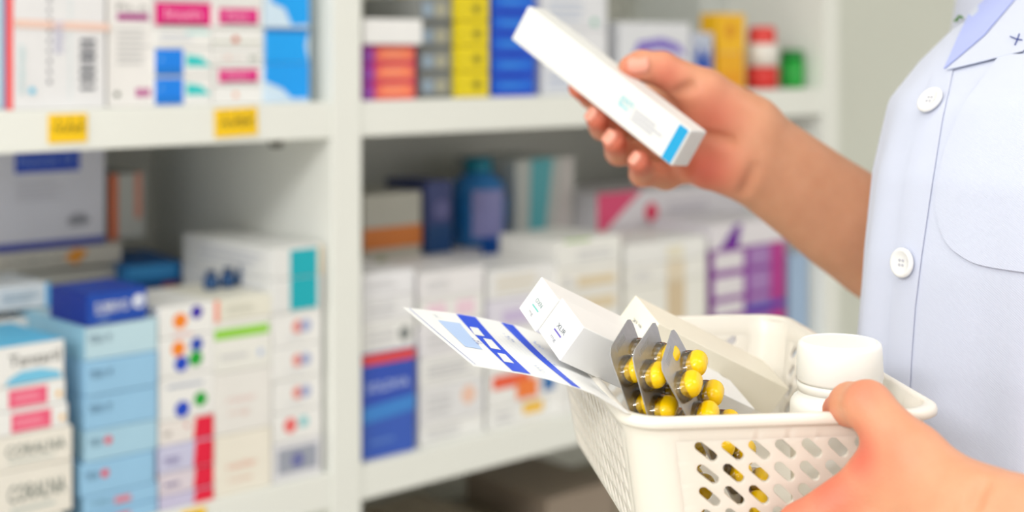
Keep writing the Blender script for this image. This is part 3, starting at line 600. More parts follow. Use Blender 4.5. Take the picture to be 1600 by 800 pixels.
allp = [W1, EL1]+[p for v in near_f.values() for p in v[0]]+list(th1[0])
def bounds(pts, m): 
    a = np.array([tuple(p) for p in pts]); return a.min(0)-m, a.max(0)+m
lo, hi = bounds([W1]+[p for v in near_f.values() for p in v[0]]+list(th1[0])+[W1+(EL1-W1)*0.25], .035)
nearV = surface(f_near, lo, hi, 0.00125)
# far (right) hand: holds the slim white box
W2 = P(1178, 240, .888); EL2 = P(1560, 520, .945); SH2 = front(1.31)-Fd*0.12-Ld*0.10; SH2.z = 1.315
far_f = {
 'index': ([P(1058, 160, .906), P(975, 150, .924), P(925, 150, .908), P(905, 137, .889)], [.0105, .0090, .0080, .0070]),
 'middle': ([P(1062, 188, .906), P(985, 196, .922), P(942, 198, .900), P(933, 184, .876)], [.0108, .0092, .0082, .0072]),
 'ring': ([P(1072, 222, .903), P(1008, 241, .912), P(967, 237, .890), P(960, 220, .862)], [.0105, .0092, .0083, .0072]),
 'pinky': ([P(1088, 254, .896), P(1040, 274, .894), P(1004, 271, .872), P(999, 252, .848)], [.0100, .0088, .0078, .0067])}
th2 = ([P(1165, 196, .884), P(1100, 146, .876), P(1034, 108, .872), P(1003, 103, .870), P(986, 106, .868)], [.0200, .0150, .0104, .0092, .0078])
def f_far(Pn):
    cut = creases(0, Vector((.1171, .872, 1.1997)), Vector((.1251, .8676, 1.1976)), 5, .0035, .0025)+creases(0, Vector((.1251, .8676, 1.1976)), Vector((.1324, .8643, 1.1963)), 5, .0035, .0025)+creases(0, Vector((.1013, .8645, 1.2259)), Vector((.1094, .8612, 1.2306)), 6, .0035, .0020)+creases(0, P(1160, 300, .873), P(1178, 262, .862), 8, .004, .0012)
    return arm(Pn, W2, EL2, SH2, .0225, cut, far_f, th2, .0150,
        [(P(1160, 205, .884), P(1105, 175, .880), .0190, .0150), (P(1105, 262, .884), P(1150, 258, .884), .0135, .0155), (P(1090, 225, .892), P(1150, 225, .890), .014, .018)], wflat=Vector((0.004, 0.0, 0.009)))
lo, hi = bounds([W2, EL2]+[p for v in far_f.values() for p in v[0]]+list(th2[0]), .036)
farV = surface(f_far, lo, hi, 0.0017)
# rest of the body, out of frame or under the coat
def frp(z, back, side): v = front(z)-Fd*back+Ld*side; v.z = z; return v
HC = front(1.40)-Fd*0.10; HC.z = 1.56
FH = Fd
def f_body(Pn):
    f = chain(Pn, [frp(.78, .115, .02), frp(1.0, .115, .02), frp(1.2, .115, .02), frp(1.33, .115, .015)], [.070, .062, .066, .045], 0.03)
    f = smin(f, chain(Pn, [SH2, frp(1.33, .115, .02), SH1], [.038, .04, .038]), 0.02)
    f = smin(f, chain(Pn, [frp(1.33, .11, .02), HC+Vector((0, 0, -.08))], [.052, .048]), 0.03)
    f = smin(f, chain(Pn, [HC+Vector((0, 0, .03)), HC+Vector((0, 0, -.03))+FH*.02, HC+Vector((0, 0, -.085))+FH*.05], [.085, .072, .035], .02), .02)
    nose = HC+FH*.088+Vector((0, 0, -.03)); f = smin(f, chain(Pn, [HC+FH*.08+Vector((0, 0, .0)), nose+FH*.014], [.006, .010]), .01)
    f = smin(f, chain(Pn, [HC+FH*.078+Ld*.015+Vector((0, 0, -.068)), HC+FH*.078-Ld*.015+Vector((0, 0, -.068))], [.006, .006]), .008)
    for s_ in (-1, 1):
        f = smin(f, chain(Pn, [HC+Ld*.078*s_+Vector((0, 0, .0)), HC+Ld*.080*s_+Vector((0, 0, -.035))], [.012, .009]), .006)
        hip = frp(.82, .115, .01)+Ld*.07*s_; kn = hip+Vector((0, 0, -.38))+FH*.02; an = kn+Vector((0, 0, -.37))-FH*.02
        f = smin(f, chain(Pn, [hip, kn, an, an+Vector((0, 0, -.035))+FH*.12], [.075, .052, .036, .030], .02), .03)
    f = smin(f, chain(Pn, [SH1, EL1, W1+(EL1-W1)*.2], [.047, .036, .0245], .015), .01)
    f = smin(f, chain(Pn, [SH2, EL2], [.047, .036], .015), .01)
    return f
def f_body_cut(Pn):   # keep the coarse near forearm just inside the fine one
    return f_body(Pn)
bp_ = [SH1, SH2, EL1, W1+(EL1-W1)*.2, EL2, HC+Vector((0, 0, .1)), frp(.10, .1, 0)+Fd*.15, frp(.1, .2, 0)+Ld*.1]
lo, hi = bounds(bp_, .11); lo[2] = 0.0
bodyV = surface(f_body_cut, lo, hi, 0.009)
me, VV = mesh_from([nearV, farV, bodyV], 'person')
# ruddiness of the skin at fingertips, knuckles and palm (pigment map)
red = np.zeros(len(VV))
def blush(c, r, a):
    global red
    red = np.maximum(red, a*np.exp(-(np.linalg.norm(VV-np.array(tuple(c)), axis=1)/r)**2))
for k, (pts, rs) in list(far_f.items()): blush(pts[-1], .015, 1.0); blush(pts[-2], .014, .55)
for c, r, a in ((P(1100, 265, .87), .022, 1.0), (P(1110, 185, .865), .020, .75), (P(1040, 120, .863), .014, .7), (P(990, 108, .86), .010, .8), (P(1060, 215, .87), .03, .7),
                (P(1338, 712, .565), .012, 1.0), (P(1290, 765, .57), .016, .85), (P(1240, 800, .575), .02, .7), (P(1312, 640, .595), .010, 1.0), (P(1345, 605, .57), .010, .55), (P(1385, 700, .555), .016, .3)): blush(c, r, a)
ca = me.color_attributes.new('ruddy', 'FLOAT_COLOR', 'POINT')
arr = np.ones((len(VV), 4), np.float32); arr[:, :3] = red[:len(me.vertices), None]
ca.data.foreach_set('color', arr.ravel())
skin = bpy.data.materials.new('skin'); skin.use_nodes = True; nt = skin.node_tree; b = nt.nodes['Principled BSDF']
b.inputs['Roughness'].default_value = 0.5; b.inputs['Subsurface Weight'].default_value = 0.25; b.inputs['Subsurface Radius'].default_value = (1, .35, .2); b.inputs['Subsurface Scale'].default_value = 0.004
at = nt.nodes.new('ShaderNodeAttribute'); at.attribute_name = 'ruddy'
ns = nt.nodes.new('ShaderNodeTexNoise'); ns.inputs['Scale'].default_value = 90; ns.inputs['Detail'].default_value = 5
tc = nt.nodes.new('ShaderNodeTexCoord'); nt.links.new(tc.outputs['Object'], ns.inputs['Vector'])
mx0 = nt.nodes.new('ShaderNodeMixRGB'); mx0.inputs[1].default_value = lin((209, 147, 111))+(1,); mx0.inputs[2].default_value = lin((223, 164, 129))+(1,)
mx = nt.nodes.new('ShaderNodeMixRGB'); mx.inputs[2].default_value = lin((214, 108, 86))+(1,)
nt.links.new(ns.outputs[0], mx0.inputs[0]); nt.links.new(mx0.outputs[0], mx.inputs[1]); nt.links.new(at.outputs['Color'], mx.inputs[0]); nt.links.new(mx.outputs[0], b.inputs['Base Color'])
n2 = nt.nodes.new('ShaderNodeTexNoise'); n2.inputs['Scale'].default_value = 900; n2.inputs['Detail'].default_value = 2
vo = nt.nodes.new('ShaderNodeTexVoronoi'); vo.inputs['Scale'].default_value = 700
nt.links.new(tc.outputs['Object'], n2.inputs['Vector']); nt.links.new(tc.outputs['Object'], vo.inputs['Vector'])
bp = nt.nodes.new('ShaderNodeBump'); bp.inputs['Strength'].default_value = 0.25; bp.inputs['Distance'].default_value = 0.0004
nt.links.new(vo.outputs[0], bp.inputs['Height']); nt.links.new(bp.outputs[0], b.inputs['Normal'])
person = props(link('person', me, skin), 'person in a white button-up coat, raising a slim box and holding a basket', 'person')
coat = link('coat', bm, coatm, person, True)
sol = coat.modifiers.new('thick', 'SOLIDIFY'); sol.thickness = 0.0012; sol.offset = 1
# sleeves of the coat (short), child of the coat
for SHp, ELp in ((SH1, EL1), (SH2, EL2)):
    ax = (ELp-SHp).normalized(); q = ax.to_track_quat('Z', 'Y').to_matrix().to_4x4(); q.translation = SHp
    b2 = bmesh.new(); rg = []
    for r, z_ in ((.02, -.052), (.045, -.04), (.06, -.015), (.064, .02), (.063, .07), (.066, .12)):
        rg.append([b2.verts.new(q @ Vector((r*(1+.03*math.sin(5*a))*math.cos(a), r*math.sin(a), z_))) for a in np.linspace(0, 2*math.pi, 41)[:-1]])
    for a_, b_ in zip(rg, rg[1:]):
        for i in range(40): b2.faces.new([a_[i], a_[(i+1) % 40], b_[(i+1) % 40], b_[i]])
    o = link('sleeve', b2, coatm, coat, True); m_ = o.modifiers.new('t', 'SOLIDIFY'); m_.thickness = .0012
# trousers, shoes, hair
def f_tr(Pn):
    f = None
    for s_ in (-1, 1):
        hip = frp(.82, .115, .01)+Ld*.07*s_; kn = hip+Vector((0, 0, -.38))+FH*.02; an = kn+Vector((0, 0, -.33))-FH*.02
        g_ = chain(Pn, [hip+Vector((0, 0, .06)), hip, kn, an], [.07, .082, .065, .055], .02); f = g_ if f is None else smin(f, g_, .03)
    return f
lo, hi = bounds([frp(.9, .1, 0), frp(.1, .1, 0)], .2)
mt, _ = mesh_from([surface(f_tr, lo, hi, .01)], 'trousers'); link('trousers', mt, mat((60, 66, 90), .9), person)
for s_ in (-1, 1):
    hip = frp(.82, .115, .01)+Ld*.07*s_; an = hip+Vector((0, 0, -.75))
    def f_s(Pn, an=an): return np.maximum(chain(Pn, [an+Vector((0, 0, -.03))-FH*.03, an+Vector((0, 0, -.035))+FH*.13], [.045, .042], .02), .003-Pn[..., 2])
    lo, hi = bounds([an, an+FH*.13], .06); lo[2] = -.01
    mt, _ = mesh_from([surface(f_s, lo, hi, .006)], 'shoe'); link('shoe', mt, mat((235, 235, 235), .6), person)
def f_h(Pn):
    f = chain(Pn, [HC+Vector((0, 0, .04))-FH*.012, HC-FH*.03+Vector((0, 0, -.03)), HC-FH*.09+Vector((0, 0, -.02))], [.092, .080, .045], .02)
    cut = -(sd_cone(Pn, HC+FH*.12+Vector((0, 0, .0)), HC+FH*.10+Vector((0, 0, -.12)), .085, .085))
    return np.maximum(f, cut)
lo, hi = bounds([HC, HC-FH*.1], .15)
mt, _ = mesh_from([surface(f_h, lo, hi, .007)], 'hair'); link('hair', mt, mat((40, 28, 22), .6), person)
# nails
def nail(c, nrm, along, wd, ln):
    nrm = nrm.normalized(); along = (along-nrm*along.dot(nrm)).normalized(); sd = nrm.cross(along)
    b2 = bmesh.new(); G = []
    for i in range(9):
        v = -1+2*i/8; row = []
        for j in range(9):
            u = -1+2*j/8; k = math.sqrt(max(0, 1-0.35*abs(v)**4))
            row.append(b2.verts.new(Vector(c)+sd*(u*k*wd/2)+along*(v*ln/2)-nrm*(wd*.22*u*u)))
        G.append(row)
    for i in range(8):
        for j in range(8): b2.faces.new([G[i][j], G[i][j+1], G[i+1][j+1], G[i+1][j]])
    o = link('fingernail', b2, mat((236, 160, 138), .35), person, True); m_ = o.modifiers.new('t', 'SOLIDIFY'); m_.thickness = .0006; m_.offset = 0
camv = lambda p: (Vector((0, 0, CAMZ))-p).normalized()
pbvh = BVHTree.FromPolygons([tuple(v) for v in VV], [tuple(int(i) for i in q) for q in np.concatenate([nearV[1], farV[1]+len(nearV[0])])])
def hit(px, py, bvh=None):
    d_ = (P(px, py, 1.0)-Vector((0, 0, CAMZ))).normalized()
    r = (bvh or pbvh).ray_cast(Vector((0, 0, CAMZ)), d_); return r[0], r[1]
for (px, py, dirpx, wd, ln) in ((997, 99, (-30, 1), .0105, .013), (921, 176, (10, -12), .009, .009), (950, 213, (10, -12), .009, .009), (990, 246, (10, -13), .0075, .008)):
    c, nr = hit(px, py)
    if c is None: continue
    al = P(px+dirpx[0], py+dirpx[1], c.y)-P(px, py, c.y)
    nail(c+nr*.0003, nr, al, wd, ln)
# coat details: patches found on the coat surface
def coat_hit(px, py):
    c, nr = hit(px, py, coat_bvh)
    if c is None: return None
    if nr.dot(camv(c)) < 0: nr = -nr
    return c+nr*.0015, nr
def patch(name, poly, off, m, parent=coat, step=9, thick=.0009):
    pts = []; 
    for i in range(len(poly)):
        a, b = poly[i], poly[(i+1) % len(poly)]; n = max(1, int(math.dist(a, b)/step))
        for j in range(n): pts.append((a[0]+(b[0]-a[0])*j/n, a[1]+(b[1]-a[1])*j/n))
    ne = len(pts)
    xs_ = [p[0] for p in poly]; ys_ = [p[1] for p in poly]
    def inside(x, y):
        c = False
        for i in range(len(poly)):
            (x1, y1), (x2, y2) = poly[i], poly[(i+1) % len(poly)]
            if (y1 > y) != (y2 > y) and x < (x2-x1)*(y-y1)/(y2-y1)+x1: c = not c
        return c
    x = min(xs_)+step
    while x < max(xs_):
        y = min(ys_)+step
        while y < max(ys_):
            if inside(x, y) and min(math.dist((x, y), p) for p in pts[:ne]) > step*.6: pts.append((x, y))
            y += step
        x += step
    vs, es, fs, *_ = delaunay_2d_cdt([Vector(p) for p in pts], [], [list(range(ne))], 1, 1e-5)
    b2 = bmesh.new(); nv = []
    for v in vs:
        h_ = coat_hit(v.x, v.y); nv.append(b2.verts.new(h_[0]+h_[1]*off) if h_ else None)
    for f in fs:
        q = [nv[i] for i in f]
        if all(q):
            fc = b2.faces.new(q)
    b2.normal_update()
    for fc in b2.faces:
        if fc.normal.dot(camv(fc.calc_center_median())) < 0: fc.normal_flip()
    o = link(name, b2, m, parent, True); m_ = o.modifiers.new('t', 'SOLIDIFY'); m_.thickness = thick; m_.offset = 1
    es = o.modifiers.new('e', 'EDGE_SPLIT'); es.split_angle = math.radians(50)
    return o
def smooth_line(L, closed=False, k=6):
    out = []; n = len(L)
    for i in range(n if closed else n-1):
        g = (lambda j: L[j % n]) if closed else (lambda j: L[min(max(j, 0), n-1)])
        a, b, c, d = (Vector(g(j)) for j in (i-1, i, i+1, i+2))
        for q in range(k):
            f = q/k; out.append(tuple(0.5*((2*b)+(c-a)*f+(2*a-5*b+4*c-d)*f*f+(3*b-a-3*c+d)*f**3)))
    if not closed: out.append(L[-1])
    return out
def stitch(name, line, off, rad, m, parent=coat, dash=None):
    line = smooth_line(line)
    b2 = bmesh.new(); P3 = []
    for (a, b) in zip(line, line[1:]):
        n = max(2, int(math.dist(a, b)/4))
        for j in range(n):
            h_ = coat_hit(a[0]+(b[0]-a[0])*j/n, a[1]+(b[1]-a[1])*j/n)
            if h_: P3.append(h_[0]+h_[1]*off)
    for i, (a, b) in enumerate(zip(P3, P3[1:])):
        if dash and i % 3 == 2: continue
        if (b-a).length > .03 or (b-a).length < 1e-6: continue
        q = (b-a).to_track_quat('Z', 'Y').to_matrix().to_4x4(); q.translation = (a+b)/2
        b3 = bmesh.new(); bmesh.ops.create_cone(b3, cap_ends=True, segments=6, radius1=rad, radius2=rad, depth=(b-a).length*1.05); add(b2, b3, 0, q)
    return link(name, b2, m, parent, True)
pock = [(1566, 92), (1535, 135), (1508, 175), (1482, 240), (1470, 300), (1470, 335), (1484, 378), (1510, 402), (1545, 416), (1625, 428), (1690, 432), (1700, 92)]
patch('chest_pocket', smooth_line(pock[:-1])+[pock[-1]], 0.0010, coatm, step=9, thick=.0005)
wst = mat((246, 247, 252), .8)
stitch('pocket_stitching', [(1560, 108), (1537, 143), (1512, 183), (1487, 243), (1475, 302), (1475, 333), (1488, 374), (1512, 397), (1547, 410), (1600, 419), (1680, 426)], 0.0011, .00022, wst, dash=True)
patch('placket', [(1481, 110), (1462, 140), (1450, 190), (1436, 280), (1414, 400), (1404, 470), (1398, 560), (1396, 640), (1396, 700), (1372, 700), (1374, 640), (1378, 560), (1384, 470), (1396, 400), (1416, 280), (1434, 190), (1450, 140), (1470, 112)], 0.0003, coatm, thick=.0012) if False else None
patch('placket', [(1492, 112), (1476, 190), (1462, 280), (1444, 400), (1434, 480), (1428, 560), (1424, 640), (1424, 720), (1392, 720), (1393, 640), (1394, 560), (1398, 480), (1406, 400), (1420, 280), (1440, 190), (1462, 118)], 0.0002, coatm, thick=.0004)
lil = mat((176, 186, 238), .8)  # lilac patch colour paints the lapel's shadow at the neckline
o = patch('lapel_shade', [(1478, 112), (1500, 62), (1526, 8), (1552, -50), (1632, -50), (1588, 4), (1540, 60)], 0.0002, lil, thick=.0005); o['label'] = 'lilac blue patch painted as the shadow under the lapel'
patch('lapel', [(1484, 116), (1546, 62), (1594, 4), (1638, -50), (1740, -50), (1690, 20), (1600, 88)], 0.0012, coatm, thick=.0005)
gm = mat((80, 130, 60), .8)
stitch('embroidery', [(1481, 42), (1488, 36), (1492, 42), (1497, 36), (1501, 40), (1506, 33), (1510, 36)], .0022, .0008, gm)
bmk = mat((50, 70, 150), .8)
o = stitch('pen_mark', [(1583, 66), (1592, 70), (1602, 72)], .0022, .0003, bmk); stitch('pen_mark', [(1597, 62), (1594, 71), (1590, 80)], .0022, .0003, bmk)
# buttons
for px, py in ((1461, 163), (1419, 411), (1404, 640)):
    c, nr = coat_hit(px, py); c = c+nr*.0014
    bb = lathe([(.0064, 0), (.0072, .0006), (.0074, .0016), (.0068, .0026), (.0056, .0028), (.0048, .0019), (.001, .0017)], 36)
    q = nr.to_track_quat('Z', 'Y').to_matrix().to_4x4(); q.translation = c
    o = link('button', bb, mat((240, 240, 240), .3), coat, True, M=q)
    hb = bmesh.new()
    for a in range(4):
        b3 = bmesh.new(); bmesh.ops.create_cone(b3, cap_ends=True, segments=10, radius1=.0007, radius2=.0007, depth=.0006)
        add(hb, b3, 0, Matrix.Translation((.0016*math.cos(a*math.pi/2+.8), .0016*math.sin(a*math.pi/2+.8), .0019)))
    link('thread_hole', hb, mat((190, 190, 200), .7), o)
# ------------------------------------------------------------------ held slim box
A = P(812, 35, .905); B = P(1064, 232, .822)
TILT = 20
e1 = (B-A).normalized(); wv_ = P(1085, 207, .812)-P(1043, 258, .812); wv_ = (wv_-e1*wv_.dot(e1)).normalized()
nn = wv_.cross(e1); 
if nn.dot(camv(B)) < 0: nn = -nn
R = Matrix.Rotation(math.radians(TILT), 3, e1)
wt, nt_ = R @ wv_, R @ nn
0 and print('TILTCHK', wt.dot(camv(B)), nt_.dot(camv(B)), [(t, (Matrix.Rotation(math.radians(t), 3, e1) @ wv_).dot(camv((A+B)/2))) for t in (-30, -15, 0, 15, 30)])
Lb = (B-A).length; Wb, Tb = .0245, .018
# box local: x = length (far to near), z = outward front normal, y = width
Mb = Matrix((tuple(e1)+(0,), tuple(wt)+(0,), tuple(nt_)+(0,), (0, 0, 0, 1))).transposed(); Mb.translation = (A+B)/2
hx, hy = Lb/2, Wb/2
sgn = 1 if e1.cross(wt).dot(nt_) > 0 else -1
bm = bmesh.new(); mats = [mat((234, 234, 231), .35)]
bx(bm, -hx, hx, -hy, hy, -Tb, 0, .0009)
cy = (0, 160, 215)
def fr(x0, x1, y0, y1, c): return ('R', x0, y0, x1, y1, c)
O_, U_, V_ = Vector((-hx, -hy, 0)), Vector((2*hx, 0, 0)), Vector((0, 2*hy, 0))
if sgn < 0: O_, U_, V_ = Vector((hx, -hy, 0)), Vector((-2*hx, 0, 0)), Vector((0, 2*hy, 0))
its = [('R', .942, .03, .992, .97, cy), ('T', 'gen', .64, .52, .34, (150, 215, 225), .075), ('R', .645, .40, .70, .46, (160, 218, 228)), ('L', .73, .28, .90, .60, 3, (190, 190, 200))]
decal(bm, O_, U_, V_, its, mats, .0002)
decal(bm, Vector((hx-.010, hy, 0)), Vector((.008, 0, 0)), Vector((0, 0, -Tb)), [('R', 0, 0, 1, 1, (40, 80, 140))], mats, -.0004)
props(link('medicine_box', bm, mats, M=Mb), 'slim long white box with a cyan end stripe, held up in the raised hand', 'box')
# ------------------------------------------------------------------ basket
RZ = 1.1015
U = Vector((.9927, .1205, 0)); Vv = Vector((-.1205, .9927, 0)); A0 = Vector((.0455, .5765, 0))
BW, BL_, BH = .1385, .222, .066
BM = Matrix((tuple(U)+(0,), tuple(Vv)+(0,), (0, 0, 1, 0), (0, 0, 0, 1))).transposed(); BM.translation = A0+U*BW/2+Vv*BL_/2+Vector((0, 0, RZ-BH))
plast = mat((236, 230, 219), .32, sss=.15, sscale=.006, scale=10, amt=.02)
TAP = .011; RC = .017; LIP = .0035
hw, hl = BW/2-LIP, BL_/2-LIP
def rr_point(side, t, inset):
    """outline of the rounded rectangle; side 0 near, 1 right, 2 far, 3 left (straight runs); t in 0..1"""
    a, b = hw-inset, hl-inset; r = RC
    if side == 0: return Vector((-a+r+(2*a-2*r)*t, -b, 0))
    if side == 1: return Vector((a, -b+r+(2*b-2*r)*t, 0))
    if side == 2: return Vector((a-r-(2*a-2*r)*t, b, 0))
    return Vector((-a, b-r-(2*b-2*r)*t, 0))
def rr_corner(side, t, inset):
    a, b = hw-inset, hl-inset; r = RC
    cx_, cy_ = ((a-r, -b+r), (a-r, b-r), (-a+r, b-r), (-a+r, -b+r))[side]
    an = (-90, 0, 90, 180)[side]+90*t; an = math.radians(an)
    return Vector((cx_+r*math.cos(an), cy_+r*math.sin(an), 0))
def wp(kind, side, t, hgt):           # hgt measured from the bottom 0..BH
    ins = TAP*(1-hgt/BH); v = (rr_point if kind == 's' else rr_corner)(side, t, ins); v.z = hgt; return v
bm = bmesh.new()
rowh = [0.005]+[.0065+.0098*i for i in range(6)]+[BH-.001]
z_slots = rowh[1:7]
def quadgrid(kind, side, t0, t1, h0, h1, nt_=1, nh=1):
    G = [[bm.verts.new(wp(kind, side, t0+(t1-t0)*i/nt_, h0+(h1-h0)*j/nh)) for i in range(nt_+1)] for j in range(nh+1)]
    for j in range(nh):
        for i in range(nt_): bm.faces.new([G[j][i], G[j][i+1], G[j+1][i+1], G[j+1][i]])
def slotcell(side, t0, t1, h0, h1, dirn):
    K = 6; T = [t0+(t1-t0)*i/K for i in range(K+1)]; H = [h0+(h1-h0)*i/K for i in range(K+1)]
    outer = [(T[i], H[0]) for i in range(K)]+[(T[K], H[i]) for i in range(K)]+[(T[K-i], H[K]) for i in range(K)]+[(T[0], H[K-i]) for i in range(K)]
    ln = (2*((hw if side in (0, 2) else hl)-RC))
    cw, ch = (t1-t0)*ln, h1-h0; cx_, cy_ = (t0+t1)/2, (h0+h1)/2
    ang = math.radians(40)*dirn; hlf, r = .0037, .00225
    inner = []; fine = []
    n = len(outer)
    for (a, h_) in outer:
        x, y = (a-cx_)*ln, h_-cy_; th = math.atan2(y, x)
        # ray from the centre to the stadium outline
        dx, dy = math.cos(th), math.sin(th); u = dx*math.cos(ang)+dy*math.sin(ang); v = -dx*math.sin(ang)+dy*math.cos(ang)
        lo_, hi_ = 0, .02
        for _ in range(18):
            m_ = (lo_+hi_)/2; uu, vv = abs(u*m_), abs(v*m_); dd = math.hypot(max(0, uu-hlf), vv)
            if dd < r: lo_ = m_
            else: hi_ = m_
        inner.append((cx_+dx*lo_/ln, cy_+dy*lo_))
    vo_ = [bm.verts.new(wp('s', side, *p)) for p in outer]; vi = [bm.verts.new(wp('s', side, *p)) for p in inner]
    for i in range(n): bm.faces.new([vo_[i], vo_[(i+1) % n], vi[(i+1) % n], vi[i]])
for side in range(4):
    quadgrid('c', side, 0, 1, rowh[0], rowh[1], 10, 1); quadgrid('c', side, 0, 1, rowh[1], rowh[6], 10, 5); quadgrid('c', side, 0, 1, rowh[6], rowh[7], 10, 1)
    ln = 2*((hw if side in (0, 2) else hl)-RC); nc_ = int((ln-.012)/.0119); mg = (ln-nc_*.0119)/2/ln
    quadgrid('s', side, 0, 1, rowh[0], rowh[1], nc_*6, 1)
    quadgrid('s', side, 0, 1, rowh[6], rowh[7], nc_*6, 1)
    for j in range(5):
        quadgrid('s', side, 0, mg, rowh[1+j], rowh[2+j], 1, 6); quadgrid('s', side, 1-mg, 1, rowh[1+j], rowh[2+j], 1, 6)
        for i in range(nc_):
            t0 = mg+(1-2*mg)*i/nc_; t1 = mg+(1-2*mg)*(i+1)/nc_
            slotcell(side, t0, t1, rowh[1+j], rowh[2+j], -1)
bmesh.ops.remove_doubles(bm, verts=bm.verts[:], dist=.00008)
bmesh.ops.recalc_face_normals(bm, faces=bm.faces[:])
basket = props(empty('basket', M=BM), 'small white plastic basket with slanted slots, holding medicine and held by the lower hand', 'basket')
o = link('basket_wall', bm, plast, basket, False); m_ = o.modifiers.new('t', 'SOLIDIFY'); m_.thickness = .0020; m_.offset = 0
m2 = o.modifiers.new('b', 'BEVEL'); m2.width = .0005; m2.segments = 2; m2.limit_method = 'ANGLE'; m2.angle_limit = math.radians(50)
for p in o.data.polygons: p.use_smooth = True
o.data.set_sharp_from_angle(angle=math.radians(40))
bm = bmesh.new(); loop = []
def outline(inset, z_):
    L_ = []
    for side in range(4):
        for i in range(12): L_.append(rr_point(side, i/12, inset)+Vector((0, 0, z_)))
        for i in range(12): L_.append(rr_corner(side, i/12, inset)+Vector((0, 0, z_)))
    return L_
def sweep(bm, profl, closed=True):
    rg = [[bm.verts.new(v) for v in outline(i_, z_)] for i_, z_ in profl]
    n = len(rg[0]); pr = list(zip(rg, rg[1:]+([rg[0]] if closed else [])))
    if not closed: pr = pr[:len(profl)-1]
    for a_, b_ in pr:
        for i in range(n): bm.faces.new([a_[i], a_[(i+1) % n], b_[(i+1) % n], b_[i]])
    return rg
sweep(bm, [(.0012, BH-.003), (.0010, BH-.0008), (.0004, BH), (-.0020, BH+.0002), (-.0032, BH-.0005), (-.0037, BH-.0020), (-.0035, BH-.0040), (-.0028, BH-.0046), (-.0022, BH-.0040), (-.0020, BH-.0022), (-.0012, BH-.0018), (-.0010, BH-.003)])
bmesh.ops.recalc_face_normals(bm, faces=bm.faces[:])
link('rim', bm, plast, basket, True)
bm = bmesh.new(); rg = sweep(bm, [(TAP+.004, .0), (TAP+.001, .0008), (TAP-.0010, .0052), (TAP+.0012, .0054), (TAP+.004, .0022)], False)
bm.faces.new(rg[0][::-1]); bm.faces.new(rg[-1]); link('base', bm, plast, basket, True)
# ------------------------------------------------------------------ boxes in the basket
ca_, cb_, cc_ = Vector((-.362, .855, .381)), Vector((-.568, .12, -.814)), Vector((.74, .51, -.44))
cc_.normalize(); cb_ = (cb_-cc_*cb_.dot(cc_)).normalized(); ca_ = cb_.cross(cc_)
if ca_.y < 0: ca_ = -ca_
def basket_box(Vx, ta, tb, L_, label, col, marks):
    """local x along length (-L..0 is the raised end at x=0)"""
    # local axes: X=cc (length), Y=ca (away), Z=-cb (up)
    Z_ = -cb_; Y_ = Z_.cross(cc_)
    M = Matrix((tuple(cc_)+(0,), tuple(Y_)+(0,), tuple(Z_)+(0,), (0, 0, 0, 1))).transposed()
    M.translation = Vx
    bm = bmesh.new(); mats = [mat(col, .4)]
    bx(bm, 0, L_, 0, ta, -tb, 0, .0005)
    # end flap seam and tuck slit
    # faces of the raised end: x=0 plane, U from near to far, V from bottom to top
    decal(bm, Vector((0, ta, -tb)), Vector((0, -ta, 0)), Vector((0, 0, tb)), marks, mats, .0002)
    o = props(link('medicine_box', bm, mats, M=M), label, 'box', 'white boxes leaning in the basket')
    fl = bmesh.new(); bx(fl, -.0006, .0, .0006, ta-.0006, -tb+.0004, -.0004, .0002); bx(fl, -.0004, .012, -.0002, .0003, -tb-.0004, -tb+.0004)
    return o
mk = [('T', 'XLIR', .36, .46, .17, (110, 120, 130), .34), ('R', .36, .36, .66, .40, (110, 100, 190)), ('T', 'mg', .40, .18, .12, (150, 155, 165), .2)]
mk1 = [('T', 'OXN', .36, .48, .17, (120, 150, 155), .34), ('R', .36, .36, .7, .40, (120, 200, 190)), ('T', 'mg', .40, .18, .12, (150, 155, 165), .2)]
Vb2 = P(912, 511, .638)
bmr = Vb2+Vector((0, 0, 0))
Yd = (-cb_).cross(cc_)
basket_box(Vb2, .0250, .0192, .118, 'white box leaning in the basket beside the leaflet, blank long side facing the camera', (246, 245, 242), mk)
basket_box(Vb2+Yd*.0254+cc_*(-.001)+cb_*(.0015), .0205, .0190, .118, 'white box leftmost in the basket, behind the one beside the leaflet', (244, 243, 240), mk1)
basket_box(P(1030, 506, .698), .0270, .0185, .100, 'white box with a cream long side, leaning behind the capsule strips', (246, 240, 222), mk)
# ------------------------------------------------------------------ leaflet
near_e = [Vector((.0580, .600, 1.083)), P(992, 653, .588), P(975, 644, .5805), P(950, 629, .582), P(922, 614, .587), P(880, 600, .594), P(835, 588, .598), P(790, 580, .60), P(740, 572, .602)]
wv0, wv1 = Vector((-.0165, .136, .002)), P(629, 480, .741)-P(740, 572, .602)
def cat(pts, t):
    n = len(pts)-1; x = min(max(t, 0), 1)*n; i = min(int(x), n-1); f = x-i
    p0, p1, p2, p3 = pts[max(i-1, 0)], pts[i], pts[i+1], pts[min(i+2, n)]
    return 0.5*((2*p1)+(p2-p0)*f+(2*p0-5*p1+4*p2-p3)*f*f+(3*p1-p0-3*p2+p3)*f**3)
cum = [0]
for i in range(200): cum.append(cum[-1]+(cat(near_e, (i+1)/200)-cat(near_e, i/200)).length)
TL_ = cum[-1]
def pap(s, v, off=0.0):     # s metres from the free end, v across 0 near..1 far
    t = np.interp(TL_-s, cum, np.linspace(0, 1, 201)); base = cat(near_e, t)
    wv2 = wv0.lerp(wv1, max(0, min(1, 1-s/TL_)))
    sag = -0.003*math.sin(math.pi*v)*(s/TL_)
    p = base+wv2*v+Vector((0, 0, sag)); 
    return p+Vector((0, 0, off))
bm = bmesh.new(); NS, NV = 60, 60
